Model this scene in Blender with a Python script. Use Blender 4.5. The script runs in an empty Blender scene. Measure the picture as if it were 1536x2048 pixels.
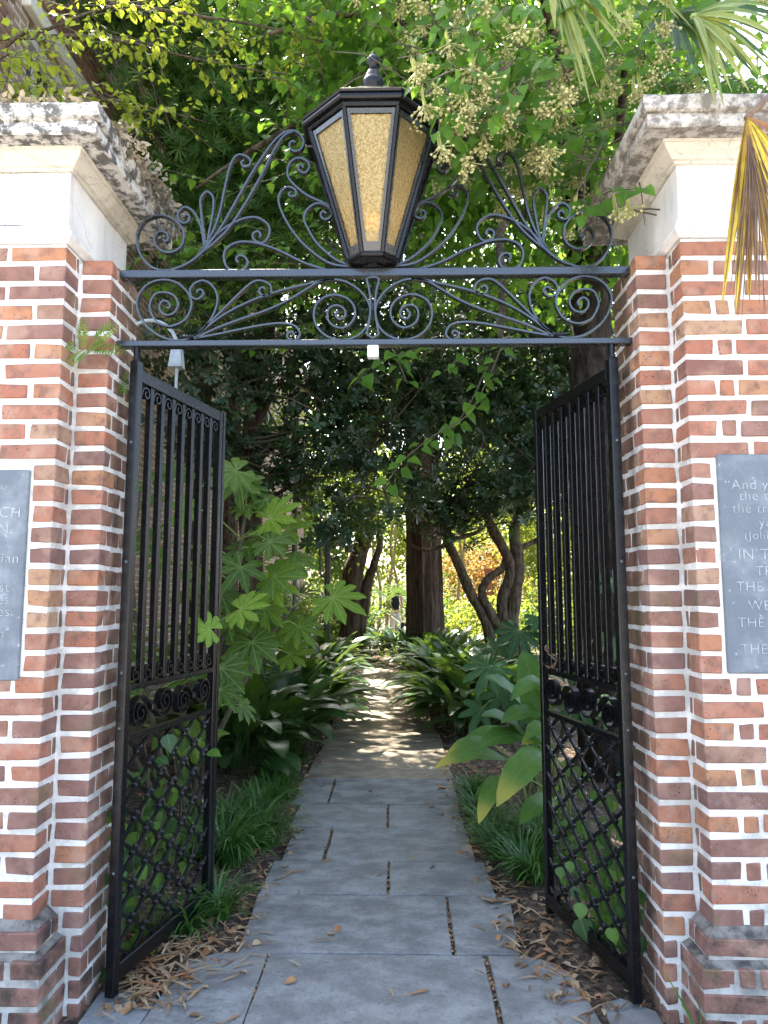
import bpy, math, random
import numpy as np
from mathutils import Vector, Matrix, Euler

random.seed(7)
RNG = np.random.default_rng(11)
R = math.radians
SC = bpy.context.scene
COL = SC.collection

# ------------------------------------------------------------------ camera, sky, sun, exposure
cd = bpy.data.cameras.new("camera")
cam = bpy.data.objects.new("camera", cd)
COL.objects.link(cam)
cam.location = (0.098, -2.8, 1.5)
cam.rotation_euler = (R(90 + 6.47), 0, R(1.07))
cd.sensor_fit = 'VERTICAL'
cd.sensor_height = 36.0
cd.lens = 24.96
cd.clip_start = 0.05
cd.clip_end = 600
SC.camera = cam

SUN_EL, SUN_AZ = 56.0, -24.0          # the sun stands high behind the garden, a little to the left
sun_dir = Vector((math.sin(R(SUN_AZ)) * math.cos(R(SUN_EL)), math.cos(R(SUN_AZ)) * math.cos(R(SUN_EL)), math.sin(R(SUN_EL))))
world = bpy.data.worlds.new("World")
SC.world = world
world.use_nodes = True
wn = world.node_tree
wn.nodes.clear()
w_out = wn.nodes.new("ShaderNodeOutputWorld")
w_bg = wn.nodes.new("ShaderNodeBackground")
w_sky = wn.nodes.new("ShaderNodeTexSky")
w_sky.sky_type = 'NISHITA'
w_sky.sun_disc = False
w_sky.sun_elevation = R(SUN_EL)
w_sky.sun_rotation = R(SUN_AZ)
w_sky.air_density = 1.0
w_sky.dust_density = 4.0
w_sky.ozone_density = 0.6
w_bg.inputs["Strength"].default_value = 0.15
wn.links.new(w_sky.outputs[0], w_bg.inputs[0])
wn.links.new(w_bg.outputs[0], w_out.inputs[0])

sl = bpy.data.lights.new("sun", 'SUN')
sl.energy = 5.0
sl.angle = R(0.53)
sl.color = (1.0, 0.93, 0.82)
so = bpy.data.objects.new("sun", sl)
so.rotation_euler = (-sun_dir).to_track_quat('-Z', 'Y').to_euler()
so.location = (0, 0, 30)
COL.objects.link(so)

SC.view_settings.view_transform = 'Standard'
SC.view_settings.look = 'None'
SC.view_settings.exposure = 2.85
SC.view_settings.gamma = 1.0
SC.view_settings.use_curve_mapping = False
SC.render.engine = 'CYCLES'
SC.cycles.max_bounces = 8
SC.cycles.diffuse_bounces = 4
SC.cycles.glossy_bounces = 2
SC.cycles.transmission_bounces = 4
SC.cycles.transparent_max_bounces = 4
SC.cycles.caustics_reflective = False
SC.cycles.caustics_refractive = False
SC.cycles.sample_clamp_indirect = 6.0
SC.cycles.use_denoising = True

# ------------------------------------------------------------------ object helpers
def link(o):
    COL.objects.link(o)
    return o

def thing(name, label, cat, loc=(0, 0, 0), rot=(0, 0, 0), group=None):
    o = link(bpy.data.objects.new(name, None))
    o.empty_display_size = 0.1
    o.location = loc
    o.rotation_euler = rot
    o["label"] = label
    o["category"] = cat
    if group:
        o["group"] = group
    return o

def tag(o, label, cat, group=None):
    o["label"] = label
    o["category"] = cat
    if group:
        o["group"] = group
    return o

def structure(o, kind="structure"):
    o["kind"] = kind
    return o

def put(name, mesh, parent=None, loc=(0, 0, 0), rot=None, scale=None, world=True):
    """Link a mesh object. With world=True loc is a world position under an unrotated parent."""
    o = bpy.data.objects.new(name, mesh)
    if parent is not None:
        o.parent = parent
        if world:
            off = Vector((0, 0, 0))
            p = parent
            while p is not None:
                off += p.location
                p = p.parent
            loc = Vector(loc) - off
    o.location = loc
    if rot is not None:
        o.rotation_euler = rot
    if scale is not None:
        o.scale = scale
    COL.objects.link(o)
    return o

def np_mesh(name, V, F, mat, rnd=None, uv=None, smooth=False):
    """V (n,3) F (k,3) triangles."""
    me = bpy.data.meshes.new(name)
    V = np.ascontiguousarray(V, dtype=np.float32)
    F = np.ascontiguousarray(F, dtype=np.int32)
    k = len(F)
    me.vertices.add(len(V))
    me.vertices.foreach_set("co", V.ravel())
    me.loops.add(k * 3)
    me.loops.foreach_set("vertex_index", F.ravel())
    me.polygons.add(k)
    me.polygons.foreach_set("loop_start", np.arange(0, k * 3, 3, dtype=np.int32))
    me.polygons.foreach_set("loop_total", np.full(k, 3, dtype=np.int32))
    if smooth:
        me.polygons.foreach_set("use_smooth", np.ones(k, dtype=bool))
    me.update(calc_edges=True)
    if rnd is not None:
        a = me.attributes.new("rnd", 'FLOAT', 'FACE')
        a.data.foreach_set("value", np.ascontiguousarray(rnd, dtype=np.float32))
    if uv is not None:
        l = me.uv_layers.new(name="UVMap")
        l.data.foreach_set("uv", np.ascontiguousarray(uv[F.ravel()], dtype=np.float32).ravel())
    me.materials.append(mat)
    return me

class MB:
    def __init__(s):
        s.v = []
        s.f = []
    def add(s, vs, fs):
        b = len(s.v)
        s.v += [tuple(v) for v in vs]
        s.f += [tuple(i + b for i in f) for f in fs]
        return s
    def box(s, x0, x1, y0, y1, z0, z1, b=0.0, jit=0.0):
        c = ((x0 + x1) / 2, (y0 + y1) / 2, (z0 + z1) / 2)
        vs, fs = cbox(x1 - x0, y1 - y0, z1 - z0, b, jit)
        return s.add([(v[0] + c[0], v[1] + c[1], v[2] + c[2]) for v in vs], fs)
    def tube(s, pts, rad, n=8, cap=True, twist=0.0):
        pts = [Vector(p) for p in pts]
        if not hasattr(rad, '__len__'):
            rad = [rad] * len(pts)
        vs = []
        ref = None
        for i, p in enumerate(pts):
            d = (pts[min(i + 1, len(pts) - 1)] - pts[max(i - 1, 0)])
            if d.length < 1e-9:
                d = Vector((0, 0, 1))
            d.normalize()
            if ref is None:
                ref = Vector((1, 0, 0)) if abs(d.x) < 0.8 else Vector((0, 1, 0))
            a = (ref - d * ref.dot(d)).normalized()
            ref = a
            b = d.cross(a)
            for k in range(n):
                t = 2 * math.pi * k / n + twist
                vs.append(p + (a * math.cos(t) + b * math.sin(t)) * rad[i])
        fs = []
        for i in range(len(pts) - 1):
            for k in range(n):
                fs.append((i * n + k, i * n + (k + 1) % n, (i + 1) * n + (k + 1) % n, (i + 1) * n + k))
        if cap:
            fs.append(tuple(reversed(range(n))))
            fs.append(tuple(range((len(pts) - 1) * n, len(pts) * n)))
        return s.add(vs, fs)
    def ribbon(s, pts, t, y0, y1, closed=False, taper=0):
        """flat bar bent edgewise in the x-z plane; pts are (x, z)."""
        n = len(pts)
        vs = []
        for i, p in enumerate(pts):
            if closed:
                a, b = pts[i - 1], pts[(i + 1) % n]
            else:
                a, b = pts[max(i - 1, 0)], pts[min(i + 1, n - 1)]
            dx, dz = b[0] - a[0], b[1] - a[1]
            l = math.hypot(dx, dz) or 1
            nx, nz = -dz / l, dx / l
            h = t / 2
            if taper:
                h *= min(1.0, 0.55 + 0.45 * i / taper) if not closed else 1
            for sy in (y0, y1):
                vs.append((p[0] + nx * h, sy, p[1] + nz * h))
                vs.append((p[0] - nx * h, sy, p[1] - nz * h))
        fs = []
        m = n if closed else n - 1
        for i in range(m):
            a, b = i * 4, ((i + 1) % n) * 4
            fs += [(a, a + 1, b + 1, b), (a + 2, b + 2, b + 3, a + 3), (a, b, b + 2, a + 2), (a + 1, a + 3, b + 3, b + 1)]
        if not closed:
            e = (n - 1) * 4
            fs += [(0, 2, 3, 1), (e, e + 1, e + 3, e + 2)]
        return s.add(vs, fs)
    def lathe(s, prof, n=16, c=(0, 0), rot=0.0, capb=True, capt=True):
        vs = []
        for r, z in prof:
            for k in range(n):
                t = 2 * math.pi * k / n + rot
                vs.append((c[0] + r * math.cos(t), c[1] + r * math.sin(t), z))
        fs = []
        for i in range(len(prof) - 1):
            for k in range(n):
                fs.append((i * n + k, i * n + (k + 1) % n, (i + 1) * n + (k + 1) % n, (i + 1) * n + k))
        if capb:
            fs.append(tuple(reversed(range(n))))
        if capt:
            fs.append(tuple(range((len(prof) - 1) * n, len(prof) * n)))
        return s.add(vs, fs)
    def prism(s, poly, z0, z1):
        n = len(poly)
        vs = [(x, y, z0) for x, y in poly] + [(x, y, z1) for x, y in poly]
        fs = [tuple(reversed(range(n))), tuple(range(n, 2 * n))]
        fs += [(i, (i + 1) % n, n + (i + 1) % n, n + i) for i in range(n)]
        return s.add(vs, fs)
    def mesh(s, name, mat, smooth=False):
        me = bpy.data.meshes.new(name)
        me.from_pydata(s.v, [], s.f)
        if smooth:
            me.polygons.foreach_set("use_smooth", np.ones(len(me.polygons), dtype=bool))
        me.materials.append(mat)
        me.update()
        return me
    def build(s, name, mat, parent=None, smooth=False, world=True, loc=(0, 0, 0), rot=None):
        return put(name, s.mesh(name, mat, smooth), parent, loc, rot, world=world)

def cbox(w, d, h, b=0.0, jit=0.0):
    w, d, h = w / 2, d / 2, h / 2
    if b <= 0:
        vs = [(sx * w, sy * d, sz * h) for sx in (-1, 1) for sy in (-1, 1) for sz in (-1, 1)]
        fs = [(0, 1, 3, 2), (4, 6, 7, 5), (0, 4, 5, 1), (2, 3, 7, 6), (0, 2, 6, 4), (1, 5, 7, 3)]
        return vs, fs
    b = min(b, w * .45, d * .45, h * .45)
    vs = []
    idx = {}
    for sx in (-1, 1):
        for sy in (-1, 1):
            for sz in (-1, 1):
                j = [random.uniform(-jit, jit) for _ in range(3)]
                for ax in range(3):
                    p = [sx * (w - b), sy * (d - b), sz * (h - b)]
                    full = (w, d, h)
                    p[ax] = (sx, sy, sz)[ax] * full[ax]
                    idx[(sx, sy, sz, ax)] = len(vs)
                    vs.append((p[0] + j[0], p[1] + j[1], p[2] + j[2]))
    I = lambda x, y, z, a: idx[(x, y, z, a)]
    fs = []
    for s_ in (-1, 1):
        q = [(-1, -1), (1, -1), (1, 1), (-1, 1)]
        if s_ < 0:
            q = q[::-1]
        fs.append(tuple(I(s_, a, c, 0) for a, c in q))
        fs.append(tuple(I(c, s_, a, 1) for a, c in q))
        fs.append(tuple(I(a, c, s_, 2) for a, c in q))
    for a in (-1, 1):
        for c in (-1, 1):
            fs.append((I(-1, a, c, 1), I(1, a, c, 1), I(1, a, c, 2), I(-1, a, c, 2)))
            fs.append((I(a, -1, c, 2), I(a, 1, c, 2), I(a, 1, c, 0), I(a, -1, c, 0)))
            fs.append((I(a, c, -1, 0), I(a, c, 1, 0), I(a, c, 1, 1), I(a, c, -1, 1)))
    for x in (-1, 1):
        for y in (-1, 1):
            for z in (-1, 1):
                fs.append((I(x, y, z, 0), I(x, y, z, 1), I(x, y, z, 2)))
    return vs, fs

def smooth_path(pts, k=4):
    """Catmull-Rom through the points (any dimension)."""
    P = [np.array(p, float) for p in pts]
    P = [2 * P[0] - P[1]] + P + [2 * P[-1] - P[-2]]
    out = []
    for i in range(1, len(P) - 2):
        a, b, c, d = P[i - 1], P[i], P[i + 1], P[i + 2]
        for j in range(k):
            t = j / k
            out.append(tuple(0.5 * ((2 * b) + (c - a) * t + (2 * a - 5 * b + 4 * c - d) * t * t + (3 * b - a - 3 * c + d) * t ** 3)))
    out.append(tuple(P[-2]))
    return out

def unit(a):
    return a / np.maximum(np.linalg.norm(a, axis=-1, keepdims=True), 1e-9)

def scatter(tv, tf, P, D, N, S):
    """Copies of a small template: +y runs along D, +z along N."""
    P = np.asarray(P, float); D = unit(np.asarray(D, float)); N = np.asarray(N, float)
    S = np.broadcast_to(np.asarray(S, float), (len(P),))
    X = unit(np.cross(D, N))
    Z = np.cross(X, D)
    V = P[:, None, :] + S[:, None, None] * (tv[None, :, 0:1] * X[:, None] + tv[None, :, 1:2] * D[:, None] + tv[None, :, 2:3] * Z[:, None])
    F = tf[None] + (np.arange(len(P)) * len(tv))[:, None, None]
    rnd = np.repeat(RNG.random(len(P)), len(tf))
    return V.reshape(-1, 3), F.reshape(-1, 3), rnd

def orient(d, n):
    """Euler for an object whose local +y should run along d and +z near n."""
    d = Vector(d).normalized(); n = Vector(n)
    x = d.cross(n)
    if x.length < 1e-5:
        x = d.cross(Vector((1, 0.3, 0.2)))
    x.normalize()
    z = x.cross(d)
    return Matrix((x, d, z)).transposed().to_euler()

# ------------------------------------------------------------------ materials
def mat_new(name):
    m = bpy.data.materials.new(name)
    m.use_nodes = True
    nt = m.node_tree
    nt.nodes.clear()
    out = nt.nodes.new("ShaderNodeOutputMaterial")
    return m, nt, out

def N_(nt, t, **kw):
    n = nt.nodes.new(t)
    for k, v in kw.items():
        if k.startswith("i_"):
            key = k[2:]
            key = int(key) if key.isdigit() else key.replace("_", " ")
            n.inputs[key].default_value = v
        else:
            setattr(n, k, v)
    return n

def ramp(nt, stops, interp='LINEAR'):
    r = nt.nodes.new("ShaderNodeValToRGB")
    r.color_ramp.interpolation = interp
    el = r.color_ramp.elements
    while len(el) < len(stops):
        el.new(0.5)
    for e, (p, c) in zip(el, stops):
        e.position = p
        e.color = (c[0], c[1], c[2], 1) if hasattr(c, '__len__') else (c, c, c, 1)
    return r

def mixc(nt, fac, a, b, mode='MIX'):
    n = nt.nodes.new("ShaderNodeMix")
    n.data_type = 'RGBA'
    n.blend_type = mode
    for s, v in ((0, fac), (6, a), (7, b)):
        if hasattr(v, 'is_linked') or isinstance(v, bpy.types.NodeSocket):
            nt.links.new(v, n.inputs[s])
        elif s == 0:
            n.inputs[0].default_value = v
        else:
            n.inputs[s].default_value = (v[0], v[1], v[2], 1)
    return n.outputs[2]

def noise(nt, vec, scale, detail=4, rough=0.55):
    n = N_(nt, "ShaderNodeTexNoise")
    n.inputs["Scale"].default_value = scale
    n.inputs["Detail"].default_value = detail
    n.inputs["Roughness"].default_value = rough
    if vec is not None:
        nt.links.new(vec, n.inputs["Vector"])
    return n.outputs[0]

def bump(nt, h, strength, dist=0.01):
    b = N_(nt, "ShaderNodeBump")
    b.inputs["Strength"].default_value = strength
    b.inputs["Distance"].default_value = dist
    nt.links.new(h, b.inputs["Height"])
    return b.outputs[0]

def setv(nt, sock, v):
    if isinstance(v, bpy.types.NodeSocket):
        nt.links.new(v, sock)
    else:
        sock.default_value = (v[0], v[1], v[2], 1) if hasattr(v, '__len__') else v

def principled(nt, out, color, rough=0.6, spec=0.5, metal=0.0, normal=None):
    p = N_(nt, "ShaderNodeBsdfPrincipled")
    setv(nt, p.inputs["Base Color"], color)
    setv(nt, p.inputs["Roughness"], rough)
    p.inputs["Specular IOR Level"].default_value = spec
    p.inputs["Metallic"].default_value = metal
    if normal is not None:
        nt.links.new(normal, p.inputs["Normal"])
    nt.links.new(p.outputs[0], out.inputs[0])
    return p

def pos(nt):
    return N_(nt, "ShaderNodeNewGeometry").outputs["Position"]

def objrnd(nt):
    return N_(nt, "ShaderNodeObjectInfo").outputs["Random"]

def gt(nt, a, lo, hi):
    """smooth step of socket a between lo and hi"""
    n = N_(nt, "ShaderNodeMapRange")
    n.interpolation_type = 'SMOOTHSTEP'
    n.inputs[1].default_value = lo
    n.inputs[2].default_value = hi
    nt.links.new(a, n.inputs[0])
    return n.outputs[0]

def mul(nt, a, b):
    n = N_(nt, "ShaderNodeMath", operation='MULTIPLY')
    for s, v in ((0, a), (1, b)):
        setv(nt, n.inputs[s], v)
    return n.outputs[0]

def brick_mat(name, stops, soot=0.0, lime=0.25):
    m, nt, out = mat_new(name)
    p = pos(nt)
    c = ramp(nt, stops)
    nt.links.new(objrnd(nt), c.inputs[0])
    col = mixc(nt, gt(nt, noise(nt, p, 22, 5), 0.42, 0.72), c.outputs[0], (0.20, 0.11, 0.08))
    col = mixc(nt, mul(nt, gt(nt, noise(nt, p, 9, 3), 0.48, 0.68), 0.5), col, (0.45, 0.29, 0.21))
    v = N_(nt, "ShaderNodeTexVoronoi")
    v.inputs["Scale"].default_value = 75
    nt.links.new(p, v.inputs["Vector"])
    inv = N_(nt, "ShaderNodeMapRange")
    inv.inputs[1].default_value = 0.22; inv.inputs[2].default_value = 0.12
    nt.links.new(v.outputs["Distance"], inv.inputs[0])
    spk = mul(nt, inv.outputs[0], gt(nt, noise(nt, p, 14, 2), 0.5, 0.62))
    col = mixc(nt, spk, col, (0.05, 0.03, 0.03))
    col = mixc(nt, mul(nt, gt(nt, noise(nt, p, 160, 2), 0.66, 0.74), 0.5), col, (0.55, 0.42, 0.32))
    if lime:
        col = mixc(nt, mul(nt, gt(nt, noise(nt, p, 6.5, 6, 0.7), 0.62, 0.78), lime), col, (0.62, 0.58, 0.53))
    if soot:
        col = mixc(nt, mul(nt, gt(nt, noise(nt, p, 7, 6, 0.65), 0.42, 0.62), soot), col, (0.025, 0.026, 0.024))
        col = mixc(nt, mul(nt, gt(nt, noise(nt, p, 4, 4, 0.6), 0.58, 0.7), 0.5), col, (0.13, 0.13, 0.05))
    h = noise(nt, p, 90, 6, 0.7)
    h2 = mixc(nt, spk, h, (0, 0, 0))
    principled(nt, out, col, 0.88, 0.25, normal=bump(nt, h2, 0.55, 0.006))
    return m

M = {}
M['brick'] = brick_mat('brick_red', [(0.0, (0.19, 0.095, 0.075)), (0.12, (0.30, 0.145, 0.10)), (0.3, (0.37, 0.165, 0.105)), (0.5, (0.33, 0.135, 0.088)), (0.66, (0.40, 0.19, 0.10)), (0.78, (0.37, 0.22, 0.125)), (0.88, (0.40, 0.27, 0.17)), (0.95, (0.25, 0.135, 0.11)), (1.0, (0.20, 0.11, 0.10))])
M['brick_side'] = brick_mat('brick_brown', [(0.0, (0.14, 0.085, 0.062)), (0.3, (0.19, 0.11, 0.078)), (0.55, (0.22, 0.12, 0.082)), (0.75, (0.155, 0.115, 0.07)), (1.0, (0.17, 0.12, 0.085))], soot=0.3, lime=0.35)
M['brick_plum'] = brick_mat('brick_plum', [(0.0, (0.17, 0.10, 0.085)), (0.25, (0.24, 0.13, 0.11)), (0.5, (0.28, 0.145, 0.105)), (0.75, (0.22, 0.125, 0.11)), (1.0, (0.30, 0.18, 0.12))], soot=0.15, lime=0.3)
M['brick_dark'] = brick_mat('brick_weathered', [(0.0, (0.20, 0.105, 0.08)), (0.5, (0.27, 0.14, 0.105)), (1.0, (0.23, 0.12, 0.10))], soot=0.8, lime=0.4)
M['brick_old'] = brick_mat('brick_house', [(0.0, (0.22, 0.13, 0.10)), (0.35, (0.28, 0.16, 0.12)), (0.7, (0.33, 0.22, 0.16)), (0.94, (0.30, 0.17, 0.12)), (0.97, (0.42, 0.08, 0.06)), (1.0, (0.42, 0.08, 0.06))], soot=0.3, lime=0.6)

def mat_mortar():
    m, nt, out = mat_new('mortar')
    p = pos(nt)
    col = mixc(nt, gt(nt, noise(nt, p, 16, 6, 0.7), 0.55, 0.78), (0.76, 0.74, 0.70), (0.46, 0.43, 0.38))
    sx = N_(nt, "ShaderNodeSeparateXYZ"); nt.links.new(p, sx.inputs[0])
    col = mixc(nt, mul(nt, gt(nt, noise(nt, p, 5, 6, 0.7), 0.45, 0.62), 0.6), col, (0.33, 0.32, 0.28))
    principled(nt, out, col, 0.95, 0.1, normal=bump(nt, noise(nt, p, 120, 5, 0.7), 0.6, 0.004))
    return m
M['mortar'] = mat_mortar()

def mat_stucco(name, grime, scale=5.0, base=(0.80, 0.78, 0.74), dark=(0.045, 0.045, 0.042), lo=0.5, hi=0.6):
    m, nt, out = mat_new(name)
    p = pos(nt)
    col = mixc(nt, mul(nt, gt(nt, noise(nt, p, 3.0, 5, 0.6), 0.45, 0.7), 0.35), base, (0.55, 0.50, 0.40))
    g = mul(nt, gt(nt, noise(nt, p, scale, 9, 0.72), lo, hi), grime)
    col = mixc(nt, g, col, dark)
    col = mixc(nt, mul(nt, gt(nt, noise(nt, p, 38, 5, 0.7), 0.58, 0.66), grime * 0.7), col, (0.10, 0.10, 0.09))
    mp = N_(nt, "ShaderNodeMapping"); mp.inputs["Scale"].default_value = (1, 1, 0.10)
    nt.links.new(p, mp.inputs["Vector"])
    col = mixc(nt, mul(nt, gt(nt, noise(nt, mp.outputs[0], 22, 6, 0.65), 0.52, 0.72), 0.32), col, (0.33, 0.30, 0.24))
    v = N_(nt, "ShaderNodeTexVoronoi"); v.feature = 'DISTANCE_TO_EDGE'; v.inputs["Scale"].default_value = 2.3
    nt.links.new(mixc(nt, 0.12, p, N_(nt, "ShaderNodeTexNoise").outputs[1]), v.inputs["Vector"])
    cr = N_(nt, "ShaderNodeMapRange"); cr.inputs[1].default_value = 0.006; cr.inputs[2].default_value = 0.001
    nt.links.new(v.outputs["Distance"], cr.inputs[0])
    col = mixc(nt, mul(nt, cr.outputs[0], 0.5), col, (0.2, 0.18, 0.15))
    principled(nt, out, col, 0.92, 0.15, normal=bump(nt, noise(nt, p, 45, 7, 0.7), 0.5, 0.008))
    return m
M['stucco'] = mat_stucco('white_stucco', 0.18, 2.2, lo=0.55, hi=0.75, dark=(0.30, 0.28, 0.24))
M['cornice'] = mat_stucco('cornice_plaster', 0.5, 4.0, base=(0.66, 0.62, 0.52), lo=0.5, hi=0.7, dark=(0.17, 0.15, 0.12))
M['cap_dirty'] = mat_stucco('lichened_plaster', 0.88, 17.0, base=(0.60, 0.58, 0.53), lo=0.44, hi=0.56, dark=(0.05, 0.05, 0.046))
M['cap_grey'] = mat_stucco('weathered_plaster', 0.85, 20.0, base=(0.50, 0.47, 0.42), lo=0.42, hi=0.58, dark=(0.13, 0.115, 0.09))

def mat_iron(name, base=(0.011, 0.0125, 0.015), rough=0.32, spec=0.6):
    m, nt, out = mat_new(name)
    p = pos(nt)
    n1 = noise(nt, p, 60, 5, 0.65)
    col = mixc(nt, gt(nt, noise(nt, p, 25, 6, 0.7), 0.73, 0.78), base, (0.12, 0.11, 0.10))
    r = N_(nt, "ShaderNodeMapRange"); r.inputs[3].default_value = rough - 0.1; r.inputs[4].default_value = rough + 0.2
    nt.links.new(n1, r.inputs[0])
    principled(nt, out, col, r.outputs[0], spec, normal=bump(nt, noise(nt, p, 90, 3), 0.12, 0.002))
    return m
M['iron'] = mat_iron('black_iron', (0.003, 0.0035, 0.0045), 0.25, 0.38)
M['iron_soft'] = mat_iron('weathered_iron', (0.016, 0.018, 0.021), 0.22, 1.0)

def mat_plain(name, col, rough=0.6, spec=0.4, metal=0.0, var=0.3, scale=20, bmp=0.2):
    m, nt, out = mat_new(name)
    p = pos(nt)
    c2 = tuple(c * (1 - var) for c in col)
    c = mixc(nt, gt(nt, noise(nt, p, scale, 5, 0.6), 0.35, 0.7), col, c2)
    principled(nt, out, c, rough, spec, metal, bump(nt, noise(nt, p, scale * 4, 4), bmp, 0.004) if bmp else None)
    return m
M['mortar_grey'] = mat_plain('weathered_mortar', (0.50, 0.48, 0.44), 0.95, 0.1, var=0.6, scale=11, bmp=0.7)
M['mortar_dirty'] = mat_plain('dirty_mortar', (0.25, 0.23, 0.20), 0.95, 0.1, var=0.75, scale=16, bmp=0.8)
M['galv'] = mat_plain('grey_conduit', (0.42, 0.46, 0.47), 0.5, 0.5, 0.0)
M['bronze'] = mat_plain('dark_bronze_lamp', (0.075, 0.062, 0.056), 0.45)
M['white_paint'] = mat_plain('white_paint', (0.72, 0.72, 0.70), 0.5)
M['white_tag'] = mat_plain('white_block', (0.78, 0.80, 0.78), 0.5, var=0.2, scale=60)
M['glass_dark'] = mat_plain('window_glass', (0.02, 0.022, 0.025), 0.05, 0.8, bmp=0)
M['rust'] = mat_plain('rusty_steel', (0.20, 0.13, 0.085), 0.6, 0.4, 0.3)
M['terracotta'] = mat_plain('terracotta', (0.45, 0.17, 0.07), 0.8)
M['letters'] = mat_plain('pale_lettering', (0.46, 0.49, 0.51), 0.8, var=0.4, scale=35, bmp=0)
M['twig'] = mat_plain('twig_bark', (0.10, 0.085, 0.055), 0.8)
M['greentwig'] = mat_plain('green_stalk', (0.22, 0.30, 0.08), 0.6, bmp=0)

def mat_slate(name, a, b, rough=0.62):
    m, nt, out = mat_new(name)
    p = pos(nt)
    rr = ramp(nt, [(0, a), (1, b)])
    nt.links.new(objrnd(nt), rr.inputs[0])
    mp = N_(nt, "ShaderNodeMapping"); mp.inputs["Scale"].default_value = (1, 1.5, 1)
    nt.links.new(p, mp.inputs["Vector"])
    col = mixc(nt, gt(nt, noise(nt, mp.outputs[0], 4.5, 7, 0.68), 0.35, 0.7), rr.outputs[0], tuple(min(1, x * 1.7) for x in b))
    col = mixc(nt, mul(nt, gt(nt, noise(nt, p, 55, 5, 0.7), 0.5, 0.68), 0.45), col, tuple(x * 0.55 for x in a))
    col = mixc(nt, mul(nt, gt(nt, noise(nt, p, 120, 2, 0.5), 0.72, 0.76), 0.9), col, (0.42, 0.43, 0.42))
    col = mixc(nt, mul(nt, gt(nt, noise(nt, p, 1.7, 3, 0.5), 0.55, 0.72), 0.5), col, (0.15, 0.135, 0.11))
    h = noise(nt, mp.outputs[0], 30, 7, 0.65)
    principled(nt, out, col, rough, 0.35, normal=bump(nt, h, 0.35, 0.006))
    return m
M['slate'] = mat_slate('bluestone', (0.116, 0.121, 0.120), (0.168, 0.171, 0.165))
M['concrete'] = mat_slate('brown_concrete', (0.175, 0.142, 0.10), (0.205, 0.168, 0.118), 0.8)
M['cement'] = mat_slate('grey_cement', (0.16, 0.17, 0.17), (0.18, 0.19, 0.19), 0.85)
M['street'] = mat_plain('pale_pavement', (0.34, 0.32, 0.30), 0.9, 0.2, scale=3)

def mat_plaque():
    m, nt, out = mat_new('plaque_slate')
    p = pos(nt)
    c = mixc(nt, gt(nt, noise(nt, p, 5, 6, 0.65), 0.4, 0.68), (0.13, 0.152, 0.172), (0.24, 0.265, 0.285))
    c = mixc(nt, gt(nt, noise(nt, p, 40, 4, 0.7), 0.62, 0.74), c, (0.40, 0.42, 0.43))
    principled(nt, out, c, 0.6, 0.3, normal=bump(nt, noise(nt, p, 60, 5), 0.15, 0.004))
    return m
M['plaque'] = mat_plaque()

def mat_soil():
    m, nt, out = mat_new('soil')
    p = pos(nt)
    c = mixc(nt, gt(nt, noise(nt, p, 25, 7, 0.7), 0.4, 0.65), (0.055, 0.042, 0.033), (0.15, 0.115, 0.085))
    v = N_(nt, "ShaderNodeTexVoronoi"); v.inputs["Scale"].default_value = 45
    nt.links.new(p, v.inputs["Vector"])
    c = mixc(nt, gt(nt, v.outputs["Color"], 0.72, 0.8), c, (0.24, 0.17, 0.11))
    principled(nt, out, c, 0.95, 0.1, normal=bump(nt, noise(nt, p, 60, 7, 0.75), 0.9, 0.02))
    return m
M['soil'] = mat_soil()

def mat_bark(name, a, b, scale=6, stretch=0.12):
    m, nt, out = mat_new(name)
    p = pos(nt)
    mp = N_(nt, "ShaderNodeMapping"); mp.inputs["Scale"].default_value = (1, 1, stretch)
    nt.links.new(p, mp.inputs["Vector"])
    n1 = noise(nt, mp.outputs[0], scale * 3, 7, 0.7)
    c = mixc(nt, gt(nt, n1, 0.38, 0.65), a, b)
    principled(nt, out, c, 0.95, 0.1, normal=bump(nt, n1, 1.0, 0.04))
    return m
M['bark_red'] = mat_bark('reddish_bark', (0.042, 0.030, 0.022), (0.135, 0.095, 0.066))
M['bark_grey'] = mat_bark('grey_bark', (0.05, 0.038, 0.027), (0.16, 0.125, 0.085), stretch=0.4)
M['bark_dark'] = mat_bark('dark_bark', (0.018, 0.014, 0.011), (0.062, 0.050, 0.040), stretch=0.3)
M['bark_pale'] = mat_bark('pale_bark', (0.28, 0.22, 0.10), (0.42, 0.35, 0.17), stretch=0.3)

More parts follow.
